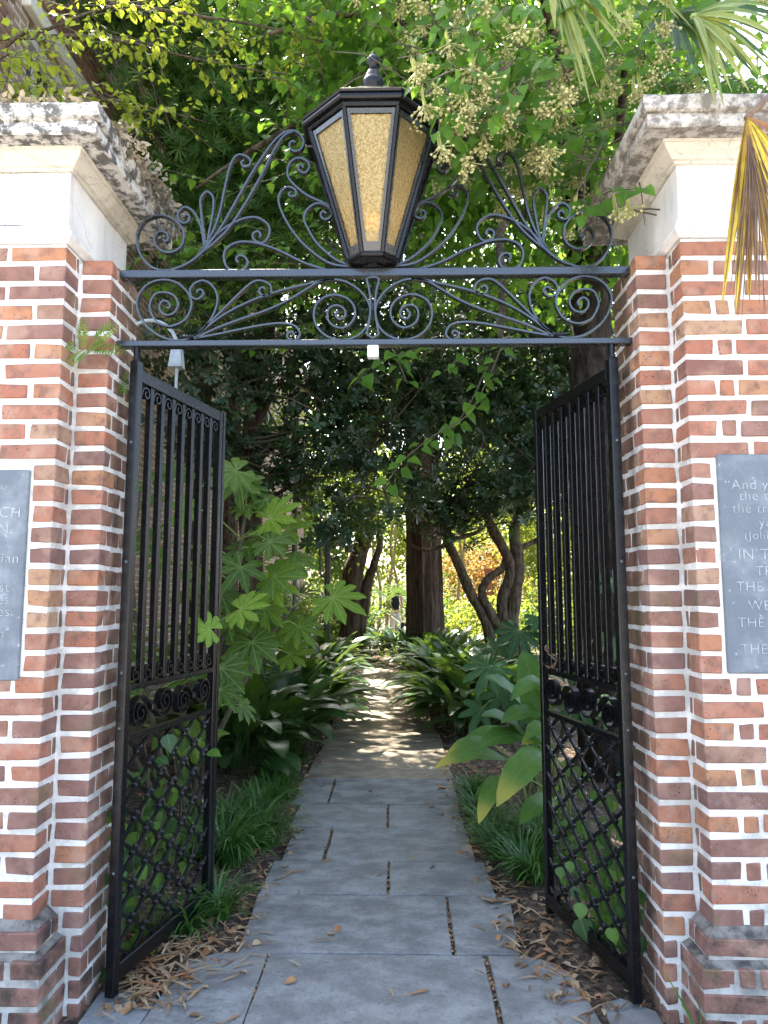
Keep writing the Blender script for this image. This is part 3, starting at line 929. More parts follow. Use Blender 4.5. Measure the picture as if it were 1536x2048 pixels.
XM, XJ, XO = 1.172, 1.043, 2.25
def pier(s):
    side = 'left' if s < 0 else 'right'
    lab = ('stepped red brick gate pier with black-lichened white cap, dried ferns on its top edge' if s < 0 else
           'stepped red brick gate pier with grey-stained plaster cap, a dead palm frond hanging before it')
    t = thing('gate_pier', lab, 'gate pier', (s * 1.5, 0, 0))
    if s > 0:
        pz = (1.21, 2.005)
    else:
        pz = (1.18, 1.955)
    core = MB()
    def mb_box(m, x0, x1, *r):
        a, b = sorted((s * x0, s * x1))
        m.box(a, b, *r)
    i_ = 0.0045
    mb_box(core, XM + i_, XO, -0.22 + i_, 0.355, -0.08, 2.835)
    mb_box(core, XJ + i_, XM + 0.03, -0.10 + i_, 0.195, -0.08, 2.815)
    base_core = MB()
    mb_box(base_core, XM - 0.04 + i_, XO, -0.26 + i_, -0.09, -0.08, BZ + 5 * BP - 0.012)
    mb_box(base_core, XM - 0.075 + i_, XO, -0.295 + i_, -0.09, -0.08, BZ + 4 * BP - 0.012)
    # sloped mortar on the two set-offs of the plinth
    for off, z0, z1, po in ((0.04, BZ + 5 * BP - 0.012, BZ + 5 * BP + 0.020, 0.0), (0.075, BZ + 4 * BP - 0.012, BZ + 4 * BP + 0.004, 0.04)):
        a, b = XM - off + i_ + 0.004, XM - po + i_
        c, d = -0.22 - off + i_ + 0.004, -0.22 - po + i_
        vs = [(s * a, c, z0), (s * XO, c, z0), (s * XO, d, z1), (s * b, d, z1), (s * a, -0.10, z0), (s * b, -0.10, z1)]
        MB().add(vs, [(0, 1, 2, 3), (0, 3, 5, 4)] if s > 0 else [(3, 2, 1, 0), (4, 5, 3, 0)]).build('set_off', M['mortar_dirty'], t)
    core.build('mortar_core', M['mortar'], t)
    base_core.build('plinth_core', M['mortar_grey'], t)
    far = []
    def brick(x0, x1, y0, y1, k, mat, h=0.058):
        if x1 - x0 < 0.012 or y1 - y0 < 0.012:
            return
        z0 = BZ + k * BP + 0.0097
        e = [random.uniform(-0.0025, 0.0025) for _ in range(4)]
        a, b = sorted((s * (x0 + e[0] * 0.4), s * (x1 + e[1])))
        cx, cy, cz = (a + b) / 2, (y0 + y1) / 2 + e[2] * 0.5, z0 + h / 2 + e[3] * 0.6
        if x0 > 1.80:
            far.append((b - a, y1 - y0, h, cx, cy, cz)); return
        if mat == 'brick' and random.random() < (0.40 if k < 15 else (0.24 if k < 24 else 0.12)) + (0.14 if x0 < 1.1 else 0):
            mat = 'brick_plum'
        mesh = brick_mesh(round((b - a) * 200) / 200, round((y1 - y0) * 200) / 200, h, mat)
        put('brick', mesh, t, (cx, cy, cz), (random.uniform(-.006, .006), random.uniform(-.008, .008), random.uniform(-.01, .01)))
    for k in range(37):
        zc = BZ + k * BP + 0.04
        A = k % 2 == 0
        off = 0.075 if k < 4 else (0.04 if k == 4 else 0.0)
        xm, yf = XM - off, -0.22 - off
        mat = 'brick_dark' if k < 5 else 'brick'
        inpl = pz[0] < zc < pz[1]
        # corner brick and the short return face
        cw = 0.215 if A else 0.105
        if inpl:
            cw = 0.079
        if A:
            brick(xm, xm + cw, yf, yf + 0.085 + off * .5, k, mat)
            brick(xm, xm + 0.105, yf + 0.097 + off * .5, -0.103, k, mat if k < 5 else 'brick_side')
        else:
            brick(xm, xm + cw, yf, -0.103, k, mat)
        x = xm + cw + 0.018
        if not A and s > 0 and not inpl:
            brick(x, x + 0.05, yf, yf + 0.1, k, mat)
            x += 0.05 + 0.018
        while x < XO - 0.03:
            x1 = min(x + 0.215, XO)
            if not (inpl and x < 1.91):
                brick(x, x1, yf, yf + 0.1, k, mat)
            x = x1 + 0.018
        # jamb: front header and the reveal
        if k < 36 or True:
            jx1 = min(1.165, xm - 0.010)
            low = k < 4
            fm = 'brick' if k > 1 else 'brick_dark'
            if A:
                brick(XJ, jx1, -0.10, -0.042, k, fm)
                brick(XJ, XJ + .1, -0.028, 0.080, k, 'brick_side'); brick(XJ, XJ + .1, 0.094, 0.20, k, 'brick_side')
            else:
                brick(XJ, jx1, -0.10, 0.008, k, fm)
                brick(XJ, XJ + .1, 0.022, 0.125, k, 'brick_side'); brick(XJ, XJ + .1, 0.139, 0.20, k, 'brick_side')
    m = MB()
    for w, d, h, cx, cy, cz in far:
        m.box(cx - w / 2, cx + w / 2, cy - d / 2, cy + d / 2, cz - h / 2, cz + h / 2, 0.005, 0.002)
    o = m.build('brickwork', M['brick'], t); o["kind"] = "stuff"
    # plaster frieze, cornice and cap
    rect = (XM, XO, -0.22, 0.355) if s > 0 else (-XO, -XM, -0.22, 0.355)
    m = MB(); ring_profile(m, rect, [(-0.03, 2.838), (0.004, 2.838), (0.012, 2.846), (0.024, 2.858), (0.026, 2.872), (0.016, 2.888), (0.010, 2.904), (0.0, 2.912)], 0.07, 0.0012)
    m.build('base_moulding', M['stucco'], t)
    m = MB(); ring_profile(m, rect, [(0.0, 2.913), (0.0, 3.0), (0.0, 3.07), (0.0, 3.128)], 0.07, 0.0012)
    m.build('frieze', M['stucco'], t)
    m = MB(); ring_profile(m, rect, [(0.0, 3.129), (0.012, 3.13), (0.013, 3.139), (0.026, 3.141), (0.034, 3.150), (0.050, 3.160), (0.062, 3.172), (0.064, 3.182), (0.074, 3.183), (0.074, 3.192)], 0.07, 0.001)
    m.build('cornice_moulding', M['cornice'], t)
    m = MB()
    ring_profile(m, rect, [(0.06, 3.1925), (0.155, 3.186), (0.158, 3.180), (0.163, 3.186), (0.163, 3.226), (0.158, 3.231), (0.168, 3.234), (0.178, 3.240), (0.180, 3.285), (0.172, 3.296), (0.10, 3.312), (-0.08, 3.335)], 0.035 if s < 0 else 0.06, 0.004 if s < 0 else 0.0022, cap_top=True)
    m.build('cap', M['cap_dirty' if s < 0 else 'cap_grey'], t)
    return t, pz
pier_l, pzl = pier(-1)
pier_r, pzr = pier(1)

def plaque(s, pz, label, lines):
    x0, x1 = 1.264, 1.89
    t = thing('wall_plaque', label, 'plaque', (s * (x0 + x1) / 2, -0.225, (pz[0] + pz[1]) / 2))
    m = MB(); a, b = sorted((s * x0, s * x1))
    m.box(a, b, -0.229, -0.20, pz[0] + 0.006, pz[1] - 0.004, 0.004, 0.001)
    m.build('slab', M['plaque'], t)
    for txt, x, z, h, al in lines:
        cu = bpy.data.curves.new('inscription', 'FONT')
        cu.body = txt; cu.size = h; cu.align_x = al; cu.extrude = 0.0006; cu.offset = -0.0011; cu.space_character = 1.08
        cu.resolution_u = 3
        cu.materials.append(M['letters'])
        tmp = bpy.data.objects.new('inscription_curve', cu)
        COL.objects.link(tmp)
        me = bpy.data.meshes.new_from_object(tmp.evaluated_get(bpy.context.evaluated_depsgraph_get()))
        bpy.data.objects.remove(tmp)
        put('inscription', me, t, (x, -0.2298, z), (R(90), 0, 0))
lx = 1.577
plaque(1, pzr, 'grey slate plaque with a carved pale verse, on the pier under the dead palm frond', [
    ("\u201cAnd ye shall know", 1.285, 1.872, 0.052, 'LEFT'), ("the truth and", 1.335, 1.832, 0.050, 'LEFT'), ("the truth shall make", 1.308, 1.786, 0.050, 'LEFT'), ("you free\u201d", 1.40, 1.735, 0.050, 'LEFT'), ("(John 8:32)", 1.345, 1.690, 0.044, 'LEFT'),
    ("IN THE LOVE OF", 1.318, 1.618, 0.056, 'LEFT'), ("TRUTH AND", 1.378, 1.560, 0.050, 'LEFT'), ("THE SPIRIT OF JESUS", 1.307, 1.505, 0.050, 'LEFT'), ("WE UNITE FOR", 1.345, 1.438, 0.050, 'LEFT'), ("THE WORSHIP OF GOD", 1.305, 1.378, 0.050, 'LEFT'), ("THE SERVICE OF MAN", 1.310, 1.285, 0.050, 'LEFT')])
plaque(-1, pzl, 'blue-grey slate plaque with pale carved word ends, on the pier with the fern', [
    ("CHURCH", -1.285, 1.775, 0.056, 'RIGHT'), ("N.", -1.312, 1.715, 0.052, 'RIGHT'), ("rian", -1.283, 1.607, 0.054, 'RIGHT'), ("st", -1.312, 1.503, 0.052, 'RIGHT'), ("es", -1.308, 1.458, 0.052, 'RIGHT'), ("es.", -1.292, 1.415, 0.052, 'RIGHT'), ("n", -1.320, 1.338, 0.050, 'RIGHT')])

# ------------------------------------------------------------------ brick house along the left of the garden
house = thing('brick_house', 'old weathered brick house wall with a white window, rising behind the left gate pier', 'house', (-3.3, 10, 0))
WX = -3.05
m = MB()
wy0, wy1, wz0, wz1 = 2.72, 3.80, 4.70, 6.38
for y0, y1, z0, z1 in ((0.7, wy0, -0.05, 9.2), (wy1, 21, -0.05, 9.2), (wy0, wy1, -0.05, wz0), (wy0, wy1, wz1, 9.2)):
    m.box(-3.5, WX, y0, y1, z0, z1)
m.build('wall', M['wallbrick'], house)
w = put('window', MB().box(-3.30, -3.22, wy0, wy1, wz0, wz1).mesh('glass', M['glass_dark']), house)
m = MB()
for y0, y1, z0, z1 in ((wy0, wy0 + .09, wz0, wz1), (wy1 - .09, wy1, wz0, wz1), (wy0 + .09, wy1 - .09, wz1 - .08, wz1), (wy0 + .09, wy1 - .09, wz0, wz0 + .09)):
    m.box(-3.2195, -3.10, y0, y1, z0, z1, 0.006)
m.build('window_frame', M['white_paint'], w)
for i in range(1, 3):
    MB().box(-3.2195, -3.18, wy0 + .09 + i * .3 - .015, wy0 + .09 + i * .3 + .015, wz0 + .09, wz1 - .08).build('sash_bar', M['white_paint'], w)
MB().box(-3.2195, -3.16, wy0 + .09, wy1 - .09, 5.52, 5.57).build('meeting_rail', M['white_paint'], w)
MB().box(-3.049, -2.97, wy0 - .14, wy1 + .12, wz1 + .02, wz1 + .16, 0.01).build('lintel', M['cornice'], house)
for k in range(19):
    z = 5.62 + k * BP
    y = 1.95 + (0.11 if k % 2 else 0)
    while y < 5.4:
        if not (wy0 - .16 < y + .2 and y < wy1 + .14 and z < wz1 + 0.18):
            put('brick', brick_mesh(0.05, 0.205, 0.06, 'brick_old', 0.008, 0.005), house, (WX + 0.0 - 0.013 + random.uniform(-.004, .006), y + 0.103, z + 0.03), (random.uniform(-.02, .02), 0, 0))
        y += 0.225

# ------------------------------------------------------------------ iron overthrow
FRIEZE = [
    [(-0.739,2.537),(-0.795,2.525),(-0.859,2.538),(-0.921,2.580),(-0.960,2.634),(-0.973,2.688),(-0.956,2.739),(-0.916,2.774),(-0.860,2.785),(-0.803,2.768),(-0.761,2.724),(-0.746,2.674),(-0.766,2.620),(-0.801,2.594),(-0.841,2.586),(-0.886,2.604),(-0.911,2.640),(-0.919,2.675),(-0.902,2.719),(-0.865,2.731),(-0.821,2.717),(-0.802,2.679),(-0.815,2.645),(-0.847,2.633),(-0.873,2.650),(-0.878,2.675),(-0.866,2.692),(-0.849,2.692),(-0.835,2.676),(-0.840,2.662),(-0.848,2.667)],
    [(-0.739,2.537),(-0.684,2.582),(-0.646,2.657),(-0.641,2.715),(-0.665,2.761),(-0.702,2.780),(-0.738,2.766),(-0.755,2.737),(-0.744,2.708),(-0.720,2.701),(-0.699,2.720),(-0.705,2.739),(-0.721,2.739),(-0.725,2.728)],
    [(-0.731,2.541),(-0.669,2.599),(-0.598,2.673),(-0.512,2.760),(-0.468,2.778),(-0.427,2.762),(-0.418,2.732),(-0.438,2.712),(-0.463,2.720),(-0.467,2.740),(-0.453,2.749),(-0.443,2.739)],
    [(-0.731,2.537),(-0.637,2.615),(-0.558,2.664),(-0.478,2.701),(-0.382,2.734),(-0.286,2.758),(-0.206,2.776),(-0.158,2.780)],
    [(-0.723,2.535),(-0.636,2.578),(-0.541,2.614),(-0.437,2.651),(-0.350,2.692),(-0.278,2.737),(-0.222,2.770),(-0.166,2.780),(-0.110,2.769),(-0.053,2.731),(-0.017,2.677),(-0.011,2.627),(-0.029,2.573),(-0.068,2.537),(-0.124,2.522),(-0.184,2.537),(-0.228,2.579),(-0.242,2.633),(-0.229,2.678),(-0.197,2.705),(-0.153,2.714),(-0.105,2.698),(-0.077,2.665),(-0.073,2.627),(-0.089,2.594),(-0.120,2.574),(-0.156,2.580),(-0.180,2.603),(-0.186,2.636),(-0.175,2.661),(-0.147,2.669),(-0.121,2.657),(-0.111,2.634),(-0.121,2.615),(-0.139,2.611),(-0.152,2.624),(-0.149,2.639),(-0.139,2.640)],
    [(-0.731,2.533),(-0.635,2.551),(-0.540,2.571),(-0.444,2.589),(-0.372,2.595),(-0.320,2.584),(-0.298,2.553),(-0.307,2.528),(-0.331,2.522),(-0.350,2.538),(-0.343,2.555),(-0.327,2.557),(-0.323,2.545)],
]
CREST = [
    [(-0.327,3.385),(-0.340,3.391),(-0.352,3.379),(-0.347,3.355),(-0.324,3.345),(-0.300,3.361),(-0.294,3.393),(-0.315,3.429),(-0.353,3.438),(-0.394,3.417),(-0.442,3.360),(-0.506,3.256),(-0.569,3.135),(-0.631,3.015),(-0.694,2.922),(-0.749,2.868),(-0.805,2.838),(-0.861,2.825),(-0.919,2.842),(-0.966,2.895),(-0.984,2.955),(-0.978,3.006),(-0.947,3.050),(-0.894,3.068),(-0.841,3.054),(-0.798,3.013),(-0.787,2.970),(-0.800,2.927),(-0.840,2.904),(-0.881,2.913),(-0.909,2.946),(-0.908,2.978),(-0.888,2.995),(-0.863,2.989),(-0.852,2.966),(-0.862,2.952),(-0.874,2.961)],
    [(-0.340,3.435),(-0.377,3.416),(-0.417,3.355),(-0.473,3.234),(-0.536,3.113),(-0.599,3.011),(-0.662,2.943),(-0.718,2.897)],
    [(-0.726,2.893),(-0.671,2.986),(-0.641,3.080),(-0.620,3.201),(-0.601,3.288),(-0.578,3.329),(-0.549,3.333),(-0.519,3.313),(-0.521,3.287),(-0.543,3.280),(-0.555,3.297),(-0.544,3.311)],
    [(-0.699,2.943),(-0.709,3.012),(-0.721,3.098),(-0.721,3.141),(-0.697,3.169),(-0.670,3.145),(-0.668,3.089),(-0.676,3.029),(-0.687,2.960)],
    [(-0.702,2.935),(-0.717,3.012),(-0.747,3.077),(-0.785,3.103),(-0.813,3.082),(-0.814,3.052),(-0.795,3.033),(-0.771,3.040),(-0.767,3.060),(-0.782,3.070),(-0.792,3.057)],
    [(-0.725,2.891),(-0.678,2.952),(-0.615,3.011),(-0.542,3.049),(-0.485,3.054),(-0.440,3.026),(-0.431,2.988),(-0.447,2.950),(-0.471,2.943),(-0.496,2.959),(-0.499,2.982),(-0.480,2.993),(-0.466,2.977),(-0.474,2.967)],
    [(-0.110,2.815),(-0.198,2.825),(-0.287,2.855),(-0.369,2.898),(-0.434,2.926),(-0.499,2.944),(-0.556,2.946),(-0.600,2.926),(-0.618,2.892),(-0.611,2.849),(-0.586,2.824),(-0.553,2.819),(-0.525,2.836),(-0.520,2.864),(-0.535,2.884),(-0.557,2.886),(-0.567,2.870),(-0.556,2.857)],
    [(-0.094,2.835),(-0.175,2.850),(-0.256,2.905),(-0.321,2.974),(-0.371,3.056),(-0.395,3.125),(-0.385,3.168),(-0.357,3.187),(-0.328,3.176),(-0.322,3.154),(-0.338,3.144),(-0.353,3.154),(-0.345,3.165)],
    [(-0.086,2.836),(-0.159,2.871),(-0.232,2.939),(-0.273,3.008),(-0.288,3.050),(-0.270,3.093),(-0.230,3.114),(-0.189,3.099),(-0.172,3.071),(-0.183,3.048),(-0.205,3.045),(-0.219,3.063),(-0.207,3.078),(-0.194,3.068)],
    [(-0.177,3.101),(-0.218,3.120),(-0.275,3.149),(-0.324,3.189),(-0.356,3.232),(-0.357,3.276),(-0.338,3.306),(-0.306,3.315),(-0.275,3.297),(-0.268,3.271),(-0.284,3.249),(-0.305,3.254),(-0.315,3.274),(-0.301,3.284),(-0.293,3.271)],
]

over = thing('gate_overthrow', 'black wrought iron overthrow of two flat rails and curling scrolls between the piers', 'ironwork', (0, 0, 2.5))
m = MB(); m.box(-1.062, 1.060, -0.020, 0.022, 2.790, 2.824, 0.003, 0.0006); m.build('rail', M['iron_soft'], over)
m = MB(); m.box(-1.058, 1.062, -0.020, 0.022, 2.497, 2.523, 0.003, 0.0006); m.build('rail', M['iron_soft'], over)
def mirror(pts, s):
    return [(s * x, z) for x, z in pts]
for s in (1, -1):
    for pl in FRIEZE:
        MB().ribbon(mirror(smooth_path(pl, 5), s), 0.0072, -0.012, 0.012).build('scroll', M['iron_soft'], over)
    for i, pl in enumerate(CREST):
        # the bars that meet are set a hair apart in depth
        e = 0.0012 * (i % 3)
        MB().ribbon(mirror(smooth_path(pl, 5), s), 0.0078, -0.012 + e, 0.012 + e).build('scroll', M['iron_soft'], over)
    # little collar where the crest bars gather, and the lug that ties the crest to the lantern
    MB().box(*sorted((s * -0.79, s * -0.735)), -0.021, 0.023, 2.533, 2.546, 0.003).build('collar', M['iron'], over)
    MB().tube([(s * -0.285, 0.0, 3.372), (s * -0.262, 0.0, 3.374), (s * -0.238, 0.0, 3.370)], 0.008, 6).build('tie', M['iron'], over)
bone = [(0, 2.787), (0.0105, 2.782), (0.0112, 2.768), (0.006, 2.72), (0.0045, 2.66), (0.0065, 2.61), (0.0105, 2.558), (0.0112, 2.544), (0, 2.5275)]
bone = [(x * 2.1, z) for x, z in bone]
loop = smooth_path(bone, 4)
loop = loop + [(-x, z) for x, z in loop[::-1][1:-1]]
MB().ribbon(loop, 0.0075, -0.017, 0.019, closed=True).build('loop', M['iron_soft'], over)
MB().box(-0.006, 0.006, -0.019, 0.021, 2.64, 2.68, 0.002).build('collar', M['iron'], over)
tag(MB().box(-0.021, 0.024, -0.026, 0.012, 2.446, 2.4955, 0.003).build('stop_block', M['white_tag']), 'small square white block fixed under the middle of the lower iron rail', 'block')

# ------------------------------------------------------------------ lantern
lan = thing('gate_lantern', 'eight-sided black lantern with amber glass, standing on the iron overthrow', 'lantern', (0, 0, 2.825))
ROT8 = R(22.5)
K8 = 1 / math.cos(R(22.5))
def oct_(prof):
    return [(a * K8, z) for a, z in prof]
m = MB(); m.lathe(oct_([(0.045, 2.824), (0.045, 2.832), (0.092, 2.834), (0.100, 2.838), (0.106, 2.846), (0.104, 2.856), (0.100, 2.858)]), 8, rot=ROT8); m.build('base_ring', M['iron'], lan)
m = MB(); m.lathe(oct_([(0.235, 3.366), (0.256, 3.368), (0.262, 3.374), (0.263, 3.380), (0.279, 3.383), (0.285, 3.390), (0.285, 3.398), (0.275, 3.402), (0.271, 3.409), (0.280, 3.412), (0.284, 3.420), (0.276, 3.428), (0.260, 3.434), (0.13, 3.545), (0.065, 3.590), (0.045, 3.595)]), 8, rot=ROT8)
m.build('roof', M['iron'], lan)
m = MB(); m.lathe([(0.040, 3.59), (0.042, 3.625), (0.046, 3.632), (0.050, 3.645), (0.047, 3.662), (0.041, 3.668), (0.040, 3.676), (0.030, 3.70), (0.021, 3.718), (0.017, 3.722), (0.022, 3.727), (0.029, 3.738), (0.031, 3.752), (0.027, 3.768), (0.018, 3.780), (0.011, 3.786), (0.012, 3.792), (0.006, 3.80), (0.0, 3.805)], 20)
fin = m.build('finial', M['iron'], lan, smooth=True)
zb_, zt_, ab_, at_ = 2.858, 3.364, 0.098, 0.249
tan8 = math.tan(R(22.5))
for k in range(8):
    a = R(45 * k) - R(90)
    n = Vector((math.cos(a), math.sin(a), 0)); tdir = Vector((-math.sin(a), math.cos(a), 0))
    def P3(u, h, inset=0.0):
        """u in -1..1 across the face, h 0..1 up it"""
        ap = ab_ + (at_ - ab_) * h
        return n * (ap - inset) + tdir * (u * ap * tan8) + Vector((0, 0, zb_ + (zt_ - zb_) * h))
    def wide(h, wdt):
        ap = ab_ + (at_ - ab_) * h
        return 1 - wdt / (ap * tan8)
    def strip(mb, quad, th=0.008, base=0.0):
        q = [P3(u, h, base) for u, h in quad]; r_ = [P3(u, h, base + th) for u, h in quad]
        mb.add(q + r_, [(0, 1, 2, 3), (7, 6, 5, 4), (0, 4, 5, 1), (1, 5, 6, 2), (2, 6, 7, 3), (3, 7, 4, 0)])
    wd, h0, h1 = 0.021, 0.07, 0.965
    m = MB()
    strip(m, [(-1 * wide(0, .001), 0), (-wide(0, wd), 0), (-wide(1, wd), 1), (-1 * wide(1, .001), 1)])
    strip(m, [(wide(0, wd), 0), (wide(0, .001), 0), (wide(1, .001), 1), (wide(1, wd), 1)])
    strip(m, [(-wide(0, wd), 0), (wide(0, wd), 0), (wide(h0, wd), h0), (-wide(h0, wd), h0)], base=0.001)
    strip(m, [(-wide(h1, wd), h1), (wide(h1, wd), h1), (wide(1, wd), 1), (-wide(1, wd), 1)], base=0.001)
    fr = m.build('pane_frame', M['iron_soft'], lan)
    m = MB(); strip(m, [(-wide(h0, wd - .003), h0 - .01), (wide(h0, wd - .003), h0 - .01), (wide(h1, wd - .003), h1 + .005), (-wide(h1, wd - .003), h1 + .005)], 0.004, 0.009)
    m.build('pane', M['amber'], fr)
    v = R(45 * k) - R(90) + ROT8
    d = Vector((math.cos(v), math.sin(v), 0))
    m = MB(); m.tube([d * (ab_ * K8 + 0.002) + Vector((0, 0, zb_ - .006)), d * (at_ * K8 + 0.002) + Vector((0, 0, zt_ + .004))], 0.0095, 6)
    m.build('corner_bar', M['iron'], lan)
m = MB(); m.lathe([(0.004, 2.99), (0.024, 3.0), (0.036, 3.025), (0.036, 3.045), (0.022, 3.062), (0.0, 3.066)], 12)
sock = MB().tube([(0, 0, 2.858), (0, 0, 2.992)], 0.014, 8).build('lamp_holder', M['bronze'], lan)
m.build('bulb', M['bulb'], sock, smooth=True)

# ------------------------------------------------------------------ gate leaves
LEAF = 0.735
def volute(cx, cz, r0, r1, a0, turns, n=26, flip=1):
    out = []
    for i in range(n + 1):
        t = i / n
        r_ = r0 + (r1 - r0) * t ** 0.85
        a = a0 + flip * turns * 2 * math.pi * t
        out.append((cx + r_ * math.cos(a), cz + r_ * math.sin(a)))
    return out
def gate(s):
    lab = ('open black iron gate leaf standing in front of the fatsia, no chain on it' if s < 0 else 'open black iron gate leaf with a rusty chain looped round its bars')
    ang = R(77.1) if s < 0 else R(102.9)
    t = thing('gate_leaf', lab, 'gate', (s * 0.966, 0.0, 0), (0, 0, ang), 'two leaves of the iron gate')
    I_ = M['iron']
    def P(name, m, mat=I_, par=None):
        return m.build(name, mat, par or t, world=False)
    m = MB(); m.box(-0.020, 0.018, -0.020, 0.020, 0.012, 2.44, 0.004, 0.0008)
    m.tube([(-0.001, 0, 2.438), (-0.001, 0, 2.496)], 0.014, 8)
    hs = P('hinge_stile', m)
    for z in (0.98, 1.19, 1.62, 2.1, 0.45):
        m = MB(); m.lathe([(0.008, -0.004), (0.008, 0.001), (0.005, 0.004), (0.001, 0.005)], 8)
        o = P('rivet', m, M['iron_soft'], hs); o.location = (-0.020, 0, z); o.rotation_euler = (0, R(-90), 0)
    m = MB(); m.box(LEAF - 0.030, LEAF, -0.018, 0.018, 0.02, 2.41, 0.003, 0.0006)
    P('free_stile', m)
    m = MB(); m.box(LEAF + 0.004, LEAF + 0.026, -0.020, -0.004, 0.02, 2.41, 0.002)
    P('closing_strip', m)
    for z0, z1 in ((2.355, 2.408), (1.118, 1.142), (0.925, 0.947), (0.055, 0.118)):
        m = MB(); m.box(0.0185, LEAF - 0.0305, -0.017, 0.017, z0, z1, 0.003, 0.0006)
        P('rail', m)
    nb = 7
    step = (LEAF - 0.045) / (nb + 1)
    ring = None; foot = None
    m = MB(); m.box(-0.013, 0.013, -0.013, 0.013, 1.1425, 2.3545, 0.002)
    bar = m.mesh('bar', I_)
    for i in range(1, nb + 1):
        put('bar', bar, t, (0.018 + i * step, 0, 0), world=False)
    pts = volute(0, 0, 0.033, 0.008, R(200), 1.25, 22, -1)
    ring = MB().ribbon(pts, 0.007, -0.013, 0.013).mesh('bar_scroll', I_)
    m = MB(); m.ribbon(volute(0, 0, 0.030, 0.008, R(90), 1.2, 20, 1), 0.007, -0.014, 0.014)
    m.lathe([(0.004, -0.03), (0.014, -0.022), (0.016, -0.012), (0.004, 0.0)], 8, (0.022, -0.0))
    foot = m.mesh('foot_scroll', I_)
    for i in range(nb + 1):
        put('bar_scroll', ring, t, (0.018 + (i + .5) * step, 0, 2.318), world=False)
        put('foot_scroll', foot, t, (0.018 + (i + .5) * step, 0, 1.1755), world=False)
    # scrolls between the two middle rails
    zc = 1.0325
    for j in range(2):
        u0 = 0.03 + j * 0.335
        a = volute(u0 + 0.075, zc - 0.012, 0.068, 0.010, R(60), 2.1, 44, 1)
        b = volute(u0 + 0.255, zc + 0.012, 0.066, 0.010, R(240), 2.1, 44, 1)
        mid = smooth_path([a[0], (u0 + .165, zc), b[0]], 6)
        P('scroll', MB().ribbon(a[::-1] + mid[1:-1] + b, 0.008, -0.016, 0.016))
        P('boss', MB().box(u0 + .150, u0 + .180, -0.019, 0.019, zc - 0.013, zc + 0.013, 0.004))
    # lattice of crossing bars with collars
    u0, u1, z0, z1 = 0.019, LEAF - 0.031, 0.119, 0.924
    sl_, dz = 0.70, 0.128
    def clip(c, sgn):
        pts = []
        for k in range(201):
            u = u0 + (u1 - u0) * k / 200
            z = c + sgn * sl_ * (u - u0)
            if z0 <= z <= z1:
                pts.append((u, z))
        return (pts[0], pts[-1]) if len(pts) > 8 else None
    lines = {}
    for fam, sgn in ((0, 1), (1, -1)):
        n = 0
        for k in range(-6, 14):
            c = z0 + 0.055 + k * dz
            seg = clip(c, sgn)
            if seg:
                (ua, za), (ub, zb) = seg
                off = -0.0052 if fam == 0 else 0.0052
                off *= -s
                L = math.hypot(ub - ua, zb - za)
                m = MB(); m.box(-L / 2, L / 2, -0.005, 0.005, -0.0065, 0.0065, 0.001)
                o = put('lattice_bar', m.mesh('lattice_bar', I_), t, ((ua + ub) / 2, off, (za + zb) / 2), (0, -math.atan2(zb - za, ub - ua), 0), world=False)
                lines.setdefault(fam, []).append(c)
    m = MB(); m.lathe([(0.007, -0.024), (0.0135, -0.019), (0.0135, -0.010), (0.010, -0.006), (0.0165, 0.0), (0.010, 0.006), (0.0135, 0.010), (0.0135, 0.019), (0.007, 0.024)], 8)
    colm = m.mesh('collar', I_)
    for c0 in lines[0]:
        for c1 in lines[1]:
            u = u0 + (c1 - c0) / (2 * sl_); z = (c0 + c1) / 2
            if u0 + .012 < u < u1 - .012 and z0 + .02 < z < z1 - .02:
                put('collar', colm, t, (u, 0, z), (0, R(90) - math.atan(sl_), 0), world=False)
    return t
gate_l = gate(-1)
gate_r = gate(1)

# rusty chain on the right leaf
ch = thing('chain', 'rusty chain looped round the bars of the right gate leaf', 'chain', (0.80, 0.66, 1.17))
lk = smooth_path([(0.026 * math.cos(a), 0.010 * math.sin(a), 0) for a in np.linspace(0, 2 * math.pi, 13)], 1)
lm = MB().tube(lk, 0.0042, 5, cap=False).mesh('link', M['rust'])
cp = smooth_path([(0.832, 0.690, 1.215), (0.815, 0.675, 1.235), (0.818, 0.63, 1.215), (0.828, 0.575, 1.20), (0.838, 0.545, 1.185), (0.826, 0.57, 1.160), (0.815, 0.63, 1.152), (0.812, 0.68, 1.162), (0.824, 0.705, 1.19)], 2)
for i, (a, b) in enumerate(zip(cp, cp[1:])):
    a, b = Vector(a), Vector(b)
    d = (b - a).normalized()
    q = d.to_track_quat('X', 'Z')
    e = (q @ Euler((R(90) if i % 2 else 0, 0, 0)).to_quaternion()).to_euler()
    put('link', lm, ch, (a + b) / 2, e)

